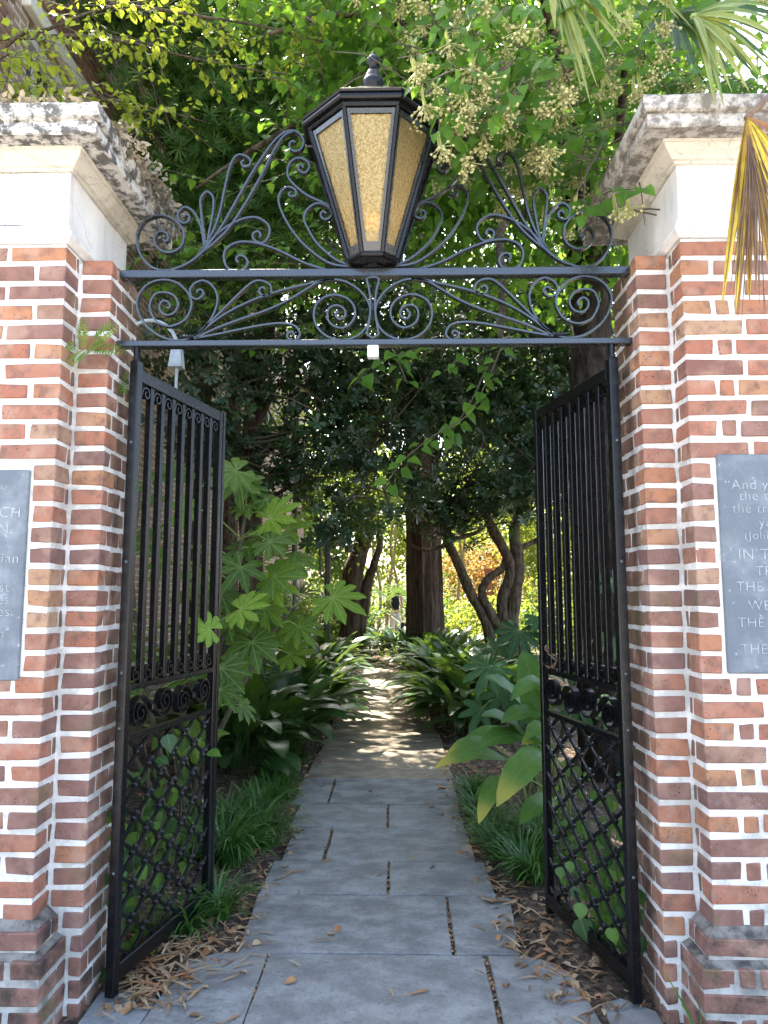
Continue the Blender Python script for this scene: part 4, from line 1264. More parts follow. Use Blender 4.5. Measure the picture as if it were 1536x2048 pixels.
# ------------------------------------------------------------------ hanging bell lamps
def bell(mb, x, y, z, k=1.0):
    mb.lathe([(0.018 * k, z + .23 * k), (0.022 * k, z + .20 * k), (0.030 * k, z + .16 * k), (0.042 * k, z + .125 * k), (0.082 * k, z + .115 * k), (0.095 * k, z + .100 * k), (0.094 * k, z + .095 * k), (0.070 * k, z + .10 * k), (0.070 * k, z + .035 * k), (0.100 * k, z + .010 * k), (0.115 * k, z), (0.112 * k, z - .006 * k), (0.06 * k, z + .02 * k)], 20, (x, y))
def bell_lamp(base, hook, drop, label, group='bell lamps of the garden', post_r=0.022, k=1.0):
    """post at base (x, y, height), gooseneck to hook (dx, dy), the bell hangs at z = drop"""
    x, y, h = base
    t = thing('bell_lamp', label, 'lamp', (x, y, 0), group=group)
    MB().tube([(x, y, -0.04), (x, y, h)], [post_r, post_r * .9], 10).build('post', M['bronze'], t)
    hx, hy = x + hook[0], y + hook[1]
    arc = [(x, y, h)]
    for i in range(1, 11):
        a = math.pi * i / 10
        arc.append((x + hook[0] * (1 - math.cos(a)) / 2, y + hook[1] * (1 - math.cos(a)) / 2, h + math.sin(a) * 0.16 * (1 if h else 1) - 0.06 * (i / 10)))
    MB().tube(arc, 0.0125 * k, 8).build('gooseneck', M['galv'], t)
    zt = arc[-1][2]
    bx = MB()
    bx.add([(hx - .030 * k, hy - .030 * k, zt), (hx + .030 * k, hy - .030 * k, zt), (hx + .030 * k, hy + .030 * k, zt), (hx - .030 * k, hy + .030 * k, zt),
            (hx - .042 * k, hy - .042 * k, zt - .125 * k), (hx + .042 * k, hy - .042 * k, zt - .125 * k), (hx + .042 * k, hy + .042 * k, zt - .125 * k), (hx - .042 * k, hy + .042 * k, zt - .125 * k)],
           [(0, 1, 2, 3), (7, 6, 5, 4), (0, 4, 5, 1), (1, 5, 6, 2), (2, 6, 7, 3), (3, 7, 4, 0)])
    bx.build('junction_box', M['galv'], t)
    MB().tube([(hx, hy, zt - .125 * k), (hx, hy, drop + .22 * k)], 0.010 * k, 8).build('rod', M['galv'], t)
    m = MB(); bell(m, hx, hy, drop, k); m.build('shade', M['bronze'], t)
    return t
bell_lamp((-1.62, 1.55, 3.10), (0.32, 0.0), 2.52, 'dark bell-shaped lamp on a grey gooseneck, nearest one, behind the left gate leaf')
bell_lamp((-1.20, 6.15, 3.9), (-0.42, 0.1), 3.35, 'tall black lamp post rising through the fatsia leaves into the dark foliage', post_r=0.036)
bell_lamp((-1.05, 9.2, 2.62), (0.325, 0.0), 2.19, 'small dark bell lamp hanging in front of the brown tree trunk left of the path')
bell_lamp((-0.96, 17.2, 2.55), (0.40, 0.0), 2.26, 'farthest bell lamp, tiny, right of the brown trunk at the bend of the path')
t = thing('lamp_post', 'black lamp post with a capped lamp on top, beyond the fatsia', 'lamp post', (-1.178, 10.12, 0))
MB().tube([(-1.178, 10.12, -.04), (-1.178, 10.12, 2.62)], [0.050, 0.042], 10).build('post', M['bronze'], t)
m = MB(); m.lathe([(0.05, 2.60), (0.06, 2.63), (0.12, 2.64), (0.125, 2.665), (0.09, 2.69), (0.08, 2.75), (0.10, 2.76), (0.06, 2.80), (0.0, 2.82)], 16, (-1.178, 10.12)); m.build('lamp_head', M['bronze'], t)
MB().tube(smooth_path([(-1.178, 10.12, 1.75), (-1.30, 10.12, 1.85), (-1.315, 10.12, 2.3), (-1.42, 10.12, 2.45), (-1.52, 10.12, 2.55)], 4), 0.02, 6).build('bracket', M['bronze'], t)
MB().tube(smooth_path([(-1.178, 10.12, 2.02), (-1.05, 10.12, 2.14), (-0.92, 10.12, 2.18)], 4), 0.016, 6).build('bracket', M['bronze'], t)

# ------------------------------------------------------------------ plant helpers
def strip_mesh(name, pts, widths, mat, up=(0, 0, 1), fold=0.25, smooth=True, wave=0.0):
    """a leaf blade along a 3-D path: three verts per station, midrib lowered by the fold"""
    P = np.array(pts, float)
    T = unit(np.gradient(P, axis=0))
    U = np.broadcast_to(np.array(up, float), P.shape)
    X = unit(np.cross(T, U))
    Nn = np.cross(X, T)
    W = np.array(widths, float)[:, None]
    n = len(P)
    tt = np.linspace(0, 1, n)
    wv = (np.sin(tt * 17) * wave)[:, None]
    A = P - X * W + Nn * (W * (fold + wv)); B = P; C_ = P + X * W + Nn * (W * (fold - wv))
    V = np.stack([A, B, C_], 1).reshape(-1, 3)
    F = []
    for i in range(n - 1):
        a, b = 3 * i, 3 * (i + 1)
        F += [(a, a + 1, b + 1), (a, b + 1, b), (a + 1, a + 2, b + 2), (a + 1, b + 2, b + 1)]
    uv = np.stack([np.tile([-1.0, 0.0, 1.0], n), np.repeat(tt, 3)], 1)
    return V, np.array(F), uv

def strip_obj(name, pts, widths, mat, parent, **kw):
    V, F, uv = strip_mesh(name, pts, widths, mat, **kw)
    return put(name, np_mesh(name, V, F, mat, uv=uv, smooth=True), parent)

def tree_base(name, label, cat, loc, group=None):
    return thing(name, label, cat, loc, group=group)

def limb(name, parent, mat, pts, r0, r1, n=8, k=4, wob=0.0):
    pp = smooth_path(pts, k)
    m = len(pp)
    rad = [r0 + (r1 - r0) * (i / (m - 1)) ** 0.8 for i in range(m)]
    if wob:
        pp = [(x + random.uniform(-wob, wob), y + random.uniform(-wob, wob), z) for x, y, z in pp]
        rad = [r * random.uniform(0.92, 1.08) for r in rad]
    return MB().tube(pp, rad, n).build(name, mat, parent, smooth=True)

def twigs(name, parent, mat, ells, n, root, r=0.006, wander=0.3):
    """many thin branches from the limbs into the crown, joined as one part"""
    m = MB()
    for i in range(n):
        c, rr, _ = random.choice(ells)
        d = unit(RNG.normal(size=3))
        e = np.array(c) + np.array(rr) * d * random.uniform(0.5, 0.98)
        s0 = np.array(root[random.randrange(len(root))], float)
        s1 = s0 + (e - s0) * random.uniform(0.15, 0.45)
        q = [s1 + (e - s1) * t + RNG.normal(size=3) * wander * 0.25 * (0.3 + math.sin(math.pi * t)) for t in (0, .3, .6, 1)]
        m.tube(smooth_path([tuple(p) for p in q], 2), [r * 2.2, r * 2, r * 1.7, r * 1.5, r * 1.2, r, r * .7], 4, cap=False)
    o = m.build(name, mat, parent)
    o["kind"] = "stuff"
    return o

# ------------------------------------------------------------------ linden over the gate
linden = tree_base('linden_tree', 'flowering linden whose leafy sprays hang over the gate around the lantern', 'tree', (1.74, 3.05, 0))
limb('trunk', linden, M['bark_dark'], [(1.78, 3.1, -.1), (1.75, 3.05, 1.5), (1.74, 3.02, 3.2), (1.68, 2.9, 4.6), (1.5, 2.7, 6.2), (1.4, 2.6, 8)], 0.24, 0.12, 14, wob=0.012)
LB = [[(1.68, 2.9, 4.5), (1.3, 1.8, 4.9), (0.9, 0.8, 4.8), (0.7, 0.2, 4.45)], [(1.70, 2.95, 4.2), (1.55, 1.7, 4.3), (1.30, 0.7, 4.2), (1.15, 0.15, 3.85)], [(1.6, 2.8, 5.2), (0.7, 2.2, 5.6), (-0.2, 1.6, 5.4), (-0.7, 1.3, 5.0)], [(1.5, 2.7, 5.8), (0.2, 2.8, 5.9), (-0.9, 2.6, 5.2), (-1.5, 2.5, 4.7)], [(1.66, 2.9, 4.7), (0.9, 2.1, 4.2), (0.75, 1.4, 3.3), (0.70, 1.2, 2.95)]]
for l in LB:
    limb('limb', linden, M['bark_grey'], l, 0.05, 0.012, 7, wob=0.006)

def flower_template(seed):
    rg = np.random.default_rng(seed)
    V, F = [], []
    off = 0
    def add(v, f):
        nonlocal off
        V.append(np.asarray(v, float)); F.append(np.asarray(f) + off); off += len(v)
    # +y is down along the stalk
    tv, tf, _ = blade([(0, 0), (0.3, 0.13), (0.75, 0.12), (1.0, 0)], 0.2, 0.1)
    add(tv * np.array([.6, 1, 1]) * 0.06 + np.array([0.004, 0.0, 0]), tf)
    def stick(p, q, r=0.0011):
        p, q = np.array(p), np.array(q)
        d = unit(q - p); x = unit(np.cross(d, [0.3, 0.2, 0.9])); y = np.cross(d, x)
        add([p + x * r, p - x * r * .5 + y * r, p - x * r * .5 - y * r, q + x * r, q - x * r * .5 + y * r, q - x * r * .5 - y * r], [(0, 1, 4), (0, 4, 3), (1, 2, 5), (1, 5, 4), (2, 0, 3), (2, 3, 5)])
    stick((0, 0, 0), (0, 0.055, 0.004))
    oc = np.array([(1, 0, 0), (-1, 0, 0), (0, 1, 0), (0, -1, 0), (0, 0, 1), (0, 0, -1)], float)
    of = np.array([(0, 2, 4), (2, 1, 4), (1, 3, 4), (3, 0, 4), (2, 0, 5), (1, 2, 5), (3, 1, 5), (0, 3, 5)])
    for i in range(24):
        e = np.array([rg.normal() * 0.017, 0.07 + rg.uniform(-.014, .014), rg.normal() * 0.017])
        stick((0, 0.052, 0.004), e, 0.0008)
        add(oc * rg.uniform(0.0036, 0.0060) + e, of)
    return np.concatenate(V), np.concatenate(F)
FLW = [np_mesh('flower_cluster', *flower_template(s), M['flower'], rnd=None) for s in range(4)]
for me in FLW:
    a = me.attributes.new("rnd", 'FLOAT', 'FACE'); v_ = .45 + .55 * RNG.random(len(me.polygons)); v_[:8] = RNG.random(8) * .25; a.data.foreach_set("value", v_.astype(np.float32))

def spray(p0, d0, L, n, size, droop=0.8, face=(0, -0.35, 1.0)):
    """a twig with alternate leaves: returns the twig, leaves (p, d, n, s) and the twig points for flowers"""
    p = np.array(p0, float); d = unit(np.array(d0, float))
    pts = [p.copy()]
    lv = []
    st = L / n
    side = random.choice((-1, 1))
    for i in range(n):
        d = unit(d + np.array([0, 0, -droop * st]) + RNG.normal(size=3) * 0.10)
        p = p + d * st
        pts.append(p.copy())
        side = -side
        h = unit(np.cross(d, [0, 0, 1.0]) + 1e-6)
        dd = unit(h * side * 0.75 + d * 0.55 + np.array([0, 0, -0.38]) + RNG.normal(size=3) * 0.22)
        nn = unit(np.array(face) + RNG.normal(size=3) * 0.35)
        s = size * random.uniform(0.72, 1.12) * (1 - 0.35 * max(0, (i - n * .7) / (n * .3)))
        lv.append((p + dd * size * .22, dd, nn, s))
    dd = unit(d + np.array([0, 0, -.3])); lv.append((p, dd, unit(np.array(face) + RNG.normal(size=3) * .3), size * 0.7))
    return pts, lv

LM = [np_mesh('leaf', t[0], t[1], M['linden_near'], uv=t[2], smooth=True) for t in (T_HEART, T_HEART2, T_HEART3)]
tw = MB()
near, fl = [], []
def zlow(x):
    return float(np.interp(x, [-0.1, 0.1, 0.3, 0.5, 0.72, 0.86, 1.05, 1.22, 1.5], [4.05, 3.75, 3.42, 3.34, 3.42, 3.05, 3.05, 3.3, 3.6]))
def add_spray(p0, d0, L, n, size, flowers, droop=0.8, **kw):
    pts, lv = spray(p0, d0, L, n, size, droop, **kw)
    tw.tube([tuple(p) for p in pts], [0.0042 - 0.0028 * i / len(pts) for i in range(len(pts))], 4, cap=False)
    near.extend(lv)
    for k in range(flowers):
        q = pts[random.randrange(max(1, len(pts) // 3), len(pts))]
        fl.append((q, unit(np.array([random.uniform(-.35, .35), random.uniform(-.5, .2), -1.0])), random.uniform(1.15, 1.7)))
for i in range(200):
    x = random.uniform(0.0, 1.62)
    y = random.uniform(-0.24, 0.75)
    z0 = zlow(x) + (y * 0.25) - 0.22
    z = z0 + 0.10 + (random.random() ** 1.7) * 1.3
    add_spray((x + random.uniform(-.05, .2), y + 0.1, z + 0.16), (random.uniform(-.9, .5), random.uniform(-1, .1), random.uniform(-.25, .4)), random.uniform(.24, .38), random.randint(5, 8), random.uniform(.080, .115), random.choice((1, 1, 2, 2)), face=(0, -.95, .75))
# the sprays that hang lowest, by the right pier and in front of the lantern
for p0, d0, L, n, s, f in [((0.98, 0.02, 3.42), (-.25, -.3, -.9), .42, 9, .085, 3), ((1.10, 0.02, 3.40), (-.05, -.2, -1), .40, 9, .085, 3), ((0.92, .05, 3.32), (-.3, -.1, -.7), .3, 7, .085, 2), ((1.22, 0.0, 3.52), (.05, -.2, -.8), .32, 7, .08, 2),
                          ((0.42, -.30, 3.56), (-1, -.1, -.15), .34, 6, .058, 4), ((0.52, -.25, 3.55), (-.7, -.3, -.5), .3, 6, .075, 3), ((0.50, -.1, 3.45), (-.4, -.3, -.6), .28, 6, .08, 3), ((0.72, -.1, 3.58), (-.2, -.4, -.6), .32, 7, .08, 4), ((0.62, 0, 3.50), (.2, -.3, -.5), .26, 6, .08, 3)]:
    add_spray(p0, d0, L, n, s * 1.15, f, 0.5, face=(0, -.95, .7))
for i in range(12):
    add_spray((random.uniform(.28, .62), random.uniform(-.36, -.22), random.uniform(3.42, 3.78)), (random.uniform(-.9, .2), random.uniform(-.4, .1), random.uniform(-.7, .1)), random.uniform(.2, .3), random.randint(5, 7), random.uniform(.07, .095), random.choice((1, 2)), 0.6, face=(0, -.95, .7))
# the flowerless young branch seen through the gate
for pth, n, s in [([(0.72, 1.2, 2.95), (0.62, 1.16, 2.72), (0.50, 1.12, 2.50), (0.30, 1.05, 2.36), (0.14, 1.0, 2.22), (0.02, 1.0, 2.06)], 24, .092), ([(0.62, 1.2, 2.80), (0.52, 1.15, 2.58), (0.42, 1.1, 2.42), (0.38, 1.08, 2.34)], 12, .09), ([(0.26, 1.3, 2.95), (0.10, 1.22, 2.88), (-0.05, 1.2, 2.80), (-0.15, 1.2, 2.70)], 12, .10), ([(0.55, 1.25, 2.98), (0.45, 1.2, 2.85), (0.36, 1.2, 2.76)], 7, .09), ([(0.08, 1.25, 2.92), (0.12, 1.2, 2.80), (0.16, 1.2, 2.70)], 6, .10)]:
    pp = smooth_path(pth, 6)
    tw.tube(pp, [0.005 - 0.0032 * i / len(pp) for i in range(len(pp))], 4, cap=False)
    for i in range(n):
        q = np.array(pp[int((i + .5) / n * (len(pp) - 1))])
        sd = 1 if i % 2 else -1
        dd = unit(np.array([sd * 0.8, random.uniform(-.6, .1), -0.55]) + RNG.normal(size=3) * .28)
        near.append((q + dd * .02, dd, unit(np.array([0, -.75, .8]) + RNG.normal(size=3) * .25), s * random.uniform(.75, 1.1)))
young = len(near)
for i in range(60):      # farther sprays, up left behind the lantern
    add_spray((random.uniform(-0.65, 0.25), random.uniform(0.9, 2.1), random.uniform(3.9, 5.5)), (random.uniform(-.8, .5), random.uniform(-1, .2), random.uniform(-.2, .4)), random.uniform(.3, .45), random.randint(6, 9), random.uniform(.07, .1), random.choice((0, 1, 2)))
for i in range(70):      # and the lower mass at the left, over the podocarp
    add_spray((random.uniform(-1.7, 0.05), random.uniform(1.9, 3.0), random.uniform(3.5, 4.45)), (random.uniform(-.8, .5), random.uniform(-1, .2), random.uniform(-.2, .3)), random.uniform(.3, .45), random.randint(6, 9), random.uniform(.07, .1), random.choice((0, 1, 1)))
o = tw.build('twig', M['twig'], linden); o["kind"] = "stuff"
camv = np.array(cam.location)
def share(l):
    p = l[0]
    v = np.array(p) - camv
    inside = abs(v[0] / v[1]) < 0.58 and (v[2] / v[1]) < 0.93
    return (l[3] / v[1]) * (1 if inside else 0.05)
def clear_of_pier(q):
    x, y, z = q
    if x < .15 and y < .45 and 3.44 < z < 4.15:      # the finial stands clear of the leaves
        return False
    return not ((x > 1.02 and -.30 < y < .45 and z < 3.16) or (x > .86 and -.48 < y < .62 and 3.10 < z < 3.40))
near = [l for l in near if clear_of_pier(l[0]) and clear_of_pier(l[0] + l[1] * l[3])]
fl = [q for q in fl if clear_of_pier(q[0]) and clear_of_pier(q[0] + q[1] * .1 * q[2])]
near.sort(key=share, reverse=True)
for p, d, n, s in near[:300]:
    put('leaf', random.choice(LM), linden, p, orient(d, n), (s, s, s))
rest = near[300:]
kk = lit([r[0] for r in rest]); rest = [r for r, q in zip(rest, kk) if q]
V, F, rn = scatter(T_HEART_LO[0], T_HEART_LO[1], [r[0] for r in rest], [r[1] for r in rest], [r[2] for r in rest], [r[3] for r in rest])
o = put('foliage', np_mesh('foliage', V, F, M['linden'], rn), linden); o["kind"] = "stuff"
fl.sort(key=lambda q: q[0][1])
for q, d, s in fl[:290]:
    put('flower_cluster', random.choice(FLW), linden, q, orient(d, (random.uniform(-1, 1), -1, 0.2)), (s, s, s))
LIN_E = [((0.9, 2.0, 6.0), (2.0, 1.5, 1.3), 3), ((0.0, 2.6, 6.0), (0.8, 1.0, 1.0), 1.3), ((1.4, 3.0, 5.0), (1.4, 1.0, 1.2), 2.0), ((0.9, 3.3, 7.8), (2.4, 1.8, 1.6), 3), ((0.5, 2.3, 4.9), (1.0, 0.6, 0.7), 1.3)]
crown('crown', linden, M['linden'], T_HEART_LO, LIN_E, 800, 26, 0.17, (0.075, 0.115), 0.4, 0.5, 0.6)

# ------------------------------------------------------------------ lime-leaved tree reaching in at the top left
lime = tree_base('lime_leaved_tree', 'young tree with yellow-green round leaves on thin branches, above the left gate pier', 'tree', (-2.7, 1.3, 0))
limb('trunk', lime, M['bark_grey'], [(-2.72, 1.35, -.1), (-2.72, 1.35, 2.5), (-2.62, 1.3, 4.3), (-2.5, 1.3, 5.8)], 0.07, 0.035, 10)
LBR = [[(-2.66, 1.3, 4.2), (-2.23, 1.05, 4.73), (-1.95, 1.0, 4.80), (-1.62, 1.0, 4.93), (-1.2, 1.1, 5.1)], [(-2.5, 1.3, 5.0), (-1.8, 1.3, 5.0), (-1.2, 1.3, 4.85), (-0.75, 1.3, 4.75)], [(-2.5, 1.3, 5.4), (-1.6, 1.4, 5.3), (-0.8, 1.4, 5.15), (-0.3, 1.4, 5.0)], [(-2.6, 1.3, 4.5), (-2.1, 1.25, 4.6), (-1.6, 1.3, 4.55), (-1.1, 1.35, 4.45)], [(-2.6, 1.3, 4.6), (-2.2, 0.9, 4.5), (-2.0, 0.7, 4.4)]]
tips = []
for l in LBR:
    limb('branch', lime, M['bark_grey'], l, 0.016, 0.004, 6, wob=0.004)
    pp = smooth_path(l, 8)
    tips += [np.array(p) for p in pp[8:]]
tw = MB(); lv = []
for i in range(120):
    p = tips[random.randrange(len(tips))] + RNG.normal(size=3) * 0.02
    pts, l = spray(p, (random.uniform(-.6, 1), random.uniform(-.8, .6), random.uniform(-.45, .25)), random.uniform(.2, .42), random.randint(5, 9), random.uniform(.048, .07), 0.5, face=(0, -.15, 1))
    tw.tube([tuple(q) for q in pts], [0.0025] * len(pts), 3, cap=False)
    lv += l
for q in [(-1.9, .75, 4.25), (-1.95, .8, 4.32), (-2.05, .8, 4.2)]:
    pts, l = spray(q, (.8, -.2, -.5), .3, 8, .062, .5)
    tw.tube([tuple(q_) for q_ in pts], [0.0025] * len(pts), 3, cap=False); lv += l
o = tw.build('twig', M['twig'], lime); o["kind"] = "stuff"
lv.sort(key=share, reverse=True)
OM = [np_mesh('leaf', t[0], t[1], M['lime_near'], uv=t[2], smooth=True) for t in (T_OVAL, blade([(0, 0), (0.2, 0.3), (0.5, 0.38), (0.8, 0.2), (1.0, 0)], 0.4, 0.3))]
for p, d, n, s in lv[:300]:
    put('leaf', random.choice(OM), lime, p, orient(d, n), (s, s, s))
rest = lv[300:]
V, F, rn = scatter(T_OVAL_LO[0], T_OVAL_LO[1], [r[0] for r in rest], [r[1] for r in rest], [r[2] for r in rest], [r[3] for r in rest])
o = put('foliage', np_mesh('foliage', V, F, M['lime'], rn), lime); o["kind"] = "stuff"

# ------------------------------------------------------------------ podocarp with needle leaves
pod = tree_base('podocarp_tree', 'dark tree with tufts of narrow needle leaves against the brick house', 'tree', (-2.0, 4.6, 0))
limb('trunk', pod, M['bark_red'], [(-2.0, 4.65, -.1), (-1.98, 4.6, 2.5), (-1.9, 4.55, 5), (-1.6, 4.6, 7.5), (-1.5, 4.6, 9)], 0.10, 0.03, 10, wob=0.01)
POD_E = [((-1.75, 4.2, 6.3), (0.85, 0.8, 1.4), 3), ((-0.75, 4.5, 6.9), (1.1, 0.8, 1.6), 3), ((-1.45, 3.9, 5.0), (0.6, 0.6, 0.7), 1.2), ((-1.8, 4.8, 8.6), (1.4, 1.3, 1.2), 2), ((-2.3, 3.4, 7.3), (0.6, 0.7, 0.8), 1)]
crown('crown', pod, M['needle'], ROS_NEEDLE, POD_E, 560, 10, 0.16, (0.11, 0.18), 0.7, -0.3, 0.55, shell=0.35)
twigs('twig', pod, M['twig'], POD_E, 70, [(-1.9, 4.55, 5), (-1.7, 4.6, 6.5), (-1.6, 4.6, 7.5)])

# ------------------------------------------------------------------ evergreens with whorled leaves, seen through the gate
ev1 = tree_base('evergreen_tree', 'glossy dark evergreen with whorled leaves on a reddish trunk, behind the left gate leaf', 'tree', (-1.50, 5.15, 0), group='whorl-leaved evergreens')
limb('trunk', ev1, M['bark_red'], [(-1.50, 5.2, -.1), (-1.53, 5.15, 1.4), (-1.56, 5.12, 2.8), (-1.50, 5.1, 4.0), (-1.3, 5.2, 5.3)], 0.17, 0.09, 12, wob=0.012)
for l in [[(-1.54, 5.12, 2.9), (-1.1, 5.0, 3.3), (-0.5, 4.9, 3.3), (0.1, 4.9, 3.2)], [(-1.5, 5.1, 3.5), (-1.0, 4.8, 4.0), (-0.4, 4.8, 4.1)], [(-1.55, 5.1, 3.0), (-1.9, 4.6, 3.3), (-2.3, 4.3, 3.4)], [(-1.54, 5.12, 2.4), (-1.0, 4.9, 2.7), (-0.6, 4.8, 2.75)]]:
    limb('limb', ev1, M['bark_red'], l, 0.035, 0.01, 7, wob=0.012)
E1 = [((-1.75, 4.2, 3.75), (0.7, 0.6, 0.75), 2.2), ((-0.75, 4.7, 3.9), (0.8, 0.6, 0.65), 2.4), ((0.15, 5.0, 3.75), (0.8, 0.6, 0.6), 2.0), ((-0.55, 4.7, 3.05), (0.75, 0.5, 0.35), 1.5), ((0.05, 4.9, 2.75), (0.5, 0.5, 0.35), 1.0), ((-1.9, 4.2, 3.0), (0.45, 0.4, 0.35), 0.8), ((-0.8, 5.4, 4.9), (1.5, 1.0, 0.8), 3), ((-0.55, 4.65, 2.25), (0.3, 0.3, 0.22), 0.45), ((-2.3, 5.2, 4.8), (0.8, 0.9, 0.9), 1.5), ((-1.35, 4.9, 2.75), (0.5, 0.3, 0.4), 0.9), ((-1.4, 5.4, 6.1), (1.0, 0.9, 0.5), 1.8)]  # last ellipsoid is added to keep stray sun off the near slabs
crown('crown', ev1, M['pitto'], ROS_PITTO, E1, 380, 7, 0.13, (0.085, 0.125), 0.5, -0.5, 0.5, shell=0.3)
twigs('twig', ev1, M['twig'], E1, 130, [(-1.1, 5.0, 3.3), (-0.5, 4.9, 3.3), (-1.0, 4.8, 4.0), (0.0, 4.9, 3.2), (-1.0, 4.9, 2.7)], 0.005)
ev2 = tree_base('evergreen_tree', 'dense dark evergreen with whorled leaves hanging beside the right gate leaf', 'tree', (2.35, 5.6, 0), group='whorl-leaved evergreens')
limb('trunk', ev2, M['bark_grey'], [(2.35, 5.65, -.1), (2.3, 5.6, 2), (2.15, 5.5, 3.4), (1.9, 5.4, 5.2)], 0.15, 0.06, 10, wob=0.012)
for l in [[(2.2, 5.55, 3.0), (1.7, 5.2, 3.5), (1.2, 5.0, 3.5), (0.7, 5.0, 3.3)], [(2.2, 5.5, 3.3), (1.8, 5.0, 4.1), (1.3, 4.8, 4.4)], [(2.25, 5.6, 2.6), (1.9, 5.0, 2.9), (1.5, 4.8, 2.9)]]:
    limb('limb', ev2, M['bark_grey'], l, 0.04, 0.01, 7, wob=0.012)
E2 = [((1.35, 4.7, 4.25), (0.9, 0.6, 0.7), 2.6), ((2.2, 4.9, 4.1), (0.8, 0.7, 0.8), 2), ((1.45, 4.7, 3.35), (0.55, 0.5, 0.5), 1.6), ((0.75, 5.0, 3.65), (0.5, 0.5, 0.4), 1.0), ((1.55, 4.6, 2.75), (0.45, 0.4, 0.3), 0.9), ((2.3, 5.0, 3.0), (0.6, 0.5, 0.6), 1.2), ((0.9, 5.6, 5.2), (1.8, 1.0, 0.9), 3), ((2.5, 5.6, 5.3), (1.3, 1.0, 0.9), 2)]
crown('crown', ev2, M['pitto'], ROS_PITTO, E2, 400, 7, 0.13, (0.085, 0.125), 0.5, -0.5, 0.5, shell=0.3)
twigs('twig', ev2, M['twig'], E2, 110, [(1.7, 5.2, 3.5), (1.2, 5.0, 3.5), (1.8, 5.0, 4.1), (1.9, 5.0, 2.9)], 0.005)

ms = tree_base('multi_stemmed_tree', 'crooked evergreen with several smooth leaning stems, right of the big trunk', 'tree', (1.8, 9.35, 0), group='whorl-leaved evergreens')
for l, r0, r1 in [([(1.62, 9.35, -.1), (1.66, 9.36, .6), (1.58, 9.36, 1.05), (1.33, 9.31, 1.5), (1.12, 9.24, 2.0), (0.95, 9.2, 2.35), (0.85, 9.15, 2.8)], .105, .07),
                  ([(1.88, 9.38, -.1), (1.90, 9.36, .9), (1.88, 9.33, 1.37), (2.0, 9.25, 1.75), (1.98, 9.25, 2.05), (1.80, 9.22, 2.4), (1.62, 9.2, 2.8), (1.5, 9.1, 3.6)], .13, .075),
                  ([(1.98, 9.38, -.1), (2.02, 9.36, .9), (2.10, 9.28, 1.6), (2.15, 9.26, 2.0), (2.07, 9.2, 2.5), (2.2, 9.15, 3.05), (2.3, 9.1, 3.9)], .13, .085),
                  ([(1.86, 9.36, .8), (1.68, 9.31, 1.15), (1.53, 9.29, 1.45), (1.60, 9.28, 1.7), (1.86, 9.28, 1.9), (1.97, 9.27, 2.15)], .085, .06),
                  ([(2.06, 9.25, 2.2), (2.4, 9.25, 2.35), (2.75, 9.2, 2.55), (3.05, 9.2, 2.75)], .06, .035),
                  ([(0.98, 9.2, 2.4), (1.25, 9.2, 2.45), (1.50, 9.19, 2.55), (1.8, 9.16, 2.85)], .05, .03),
                  ([(0.98, 9.2, 2.34), (0.7, 9.2, 2.22), (0.45, 9.2, 2.24), (0.2, 9.2, 2.4)], .045, .02)]:
    limb('stem', ms, M['bark_grey'], l, r0, r1, 10, wob=0.006)
E3 = [((1.0, 8.7, 4.4), (1.5, 1.0, 1.0), 3), ((2.4, 8.8, 4.6), (1.5, 1.1, 1.2), 2.5), ((1.6, 8.3, 3.2), (0.7, 0.5, 0.3), 0.8), ((0.55, 8.6, 3.0), (0.55, 0.5, 0.35), 0.9), ((1.1, 8.5, 2.75), (0.35, 0.3, 0.2), 0.35), ((2.7, 8.4, 3.2), (0.5, 0.5, 0.6), 0.8), ((1.8, 8.4, 2.95), (0.4, 0.3, 0.3), 0.6), ((0.0, 9.0, 4.6), (1.0, 0.9, 0.8), 1.3), ((1.2, 9.2, 6.0), (2.4, 1.4, 1.0), 3)]
crown('crown', ms, M['pitto'], ROS_PITTO_LO, E3, 460, 7, 0.17, (0.10, 0.15), 0.5, -0.5, 0.5, shell=0.3)
twigs('twig', ms, M['twig'], E3, 120, [(0.85, 9.15, 2.8), (1.5, 9.1, 3.4), (2.3, 9.1, 3.6), (1.7, 9.16, 2.8), (0.3, 9.2, 2.3)], 0.008)

# ------------------------------------------------------------------ big trunks
def fluted(name, parent, mat, base, r, h, lean=(0, 0), flare=0.5, n=40, m=30, depth=0.10, seed=1):
    rg = np.random.default_rng(seed)
    ph = rg.uniform(0, 6.28, 8)
    vs = []
    for i in range(m + 1):
        t = i / m
        z = -0.1 + (h + .1) * t
        rr = r * (1 - 0.30 * t) * (1 + flare * math.exp(-z / 0.35))
        for k in range(n):
            a = 2 * math.pi * k / n
            f = 1 + depth * (math.sin(5 * a + ph[0] + t * 1.5) * .6 + math.sin(9 * a + ph[1] - t * 2) * .5 + math.sin(14 * a + ph[2] + t) * .45) + rg.uniform(-.025, .025)
            vs.append((base[0] + lean[0] * t + rr * f * math.cos(a), base[1] + lean[1] * t + rr * f * math.sin(a), z))
    fs = []
    for i in range(m):
        for k in range(n):
            fs.append((i * n + k, i * n + (k + 1) % n, (i + 1) * n + (k + 1) % n, (i + 1) * n + k))
    return MB().add(vs, fs).build(name, mat, parent, smooth=False)

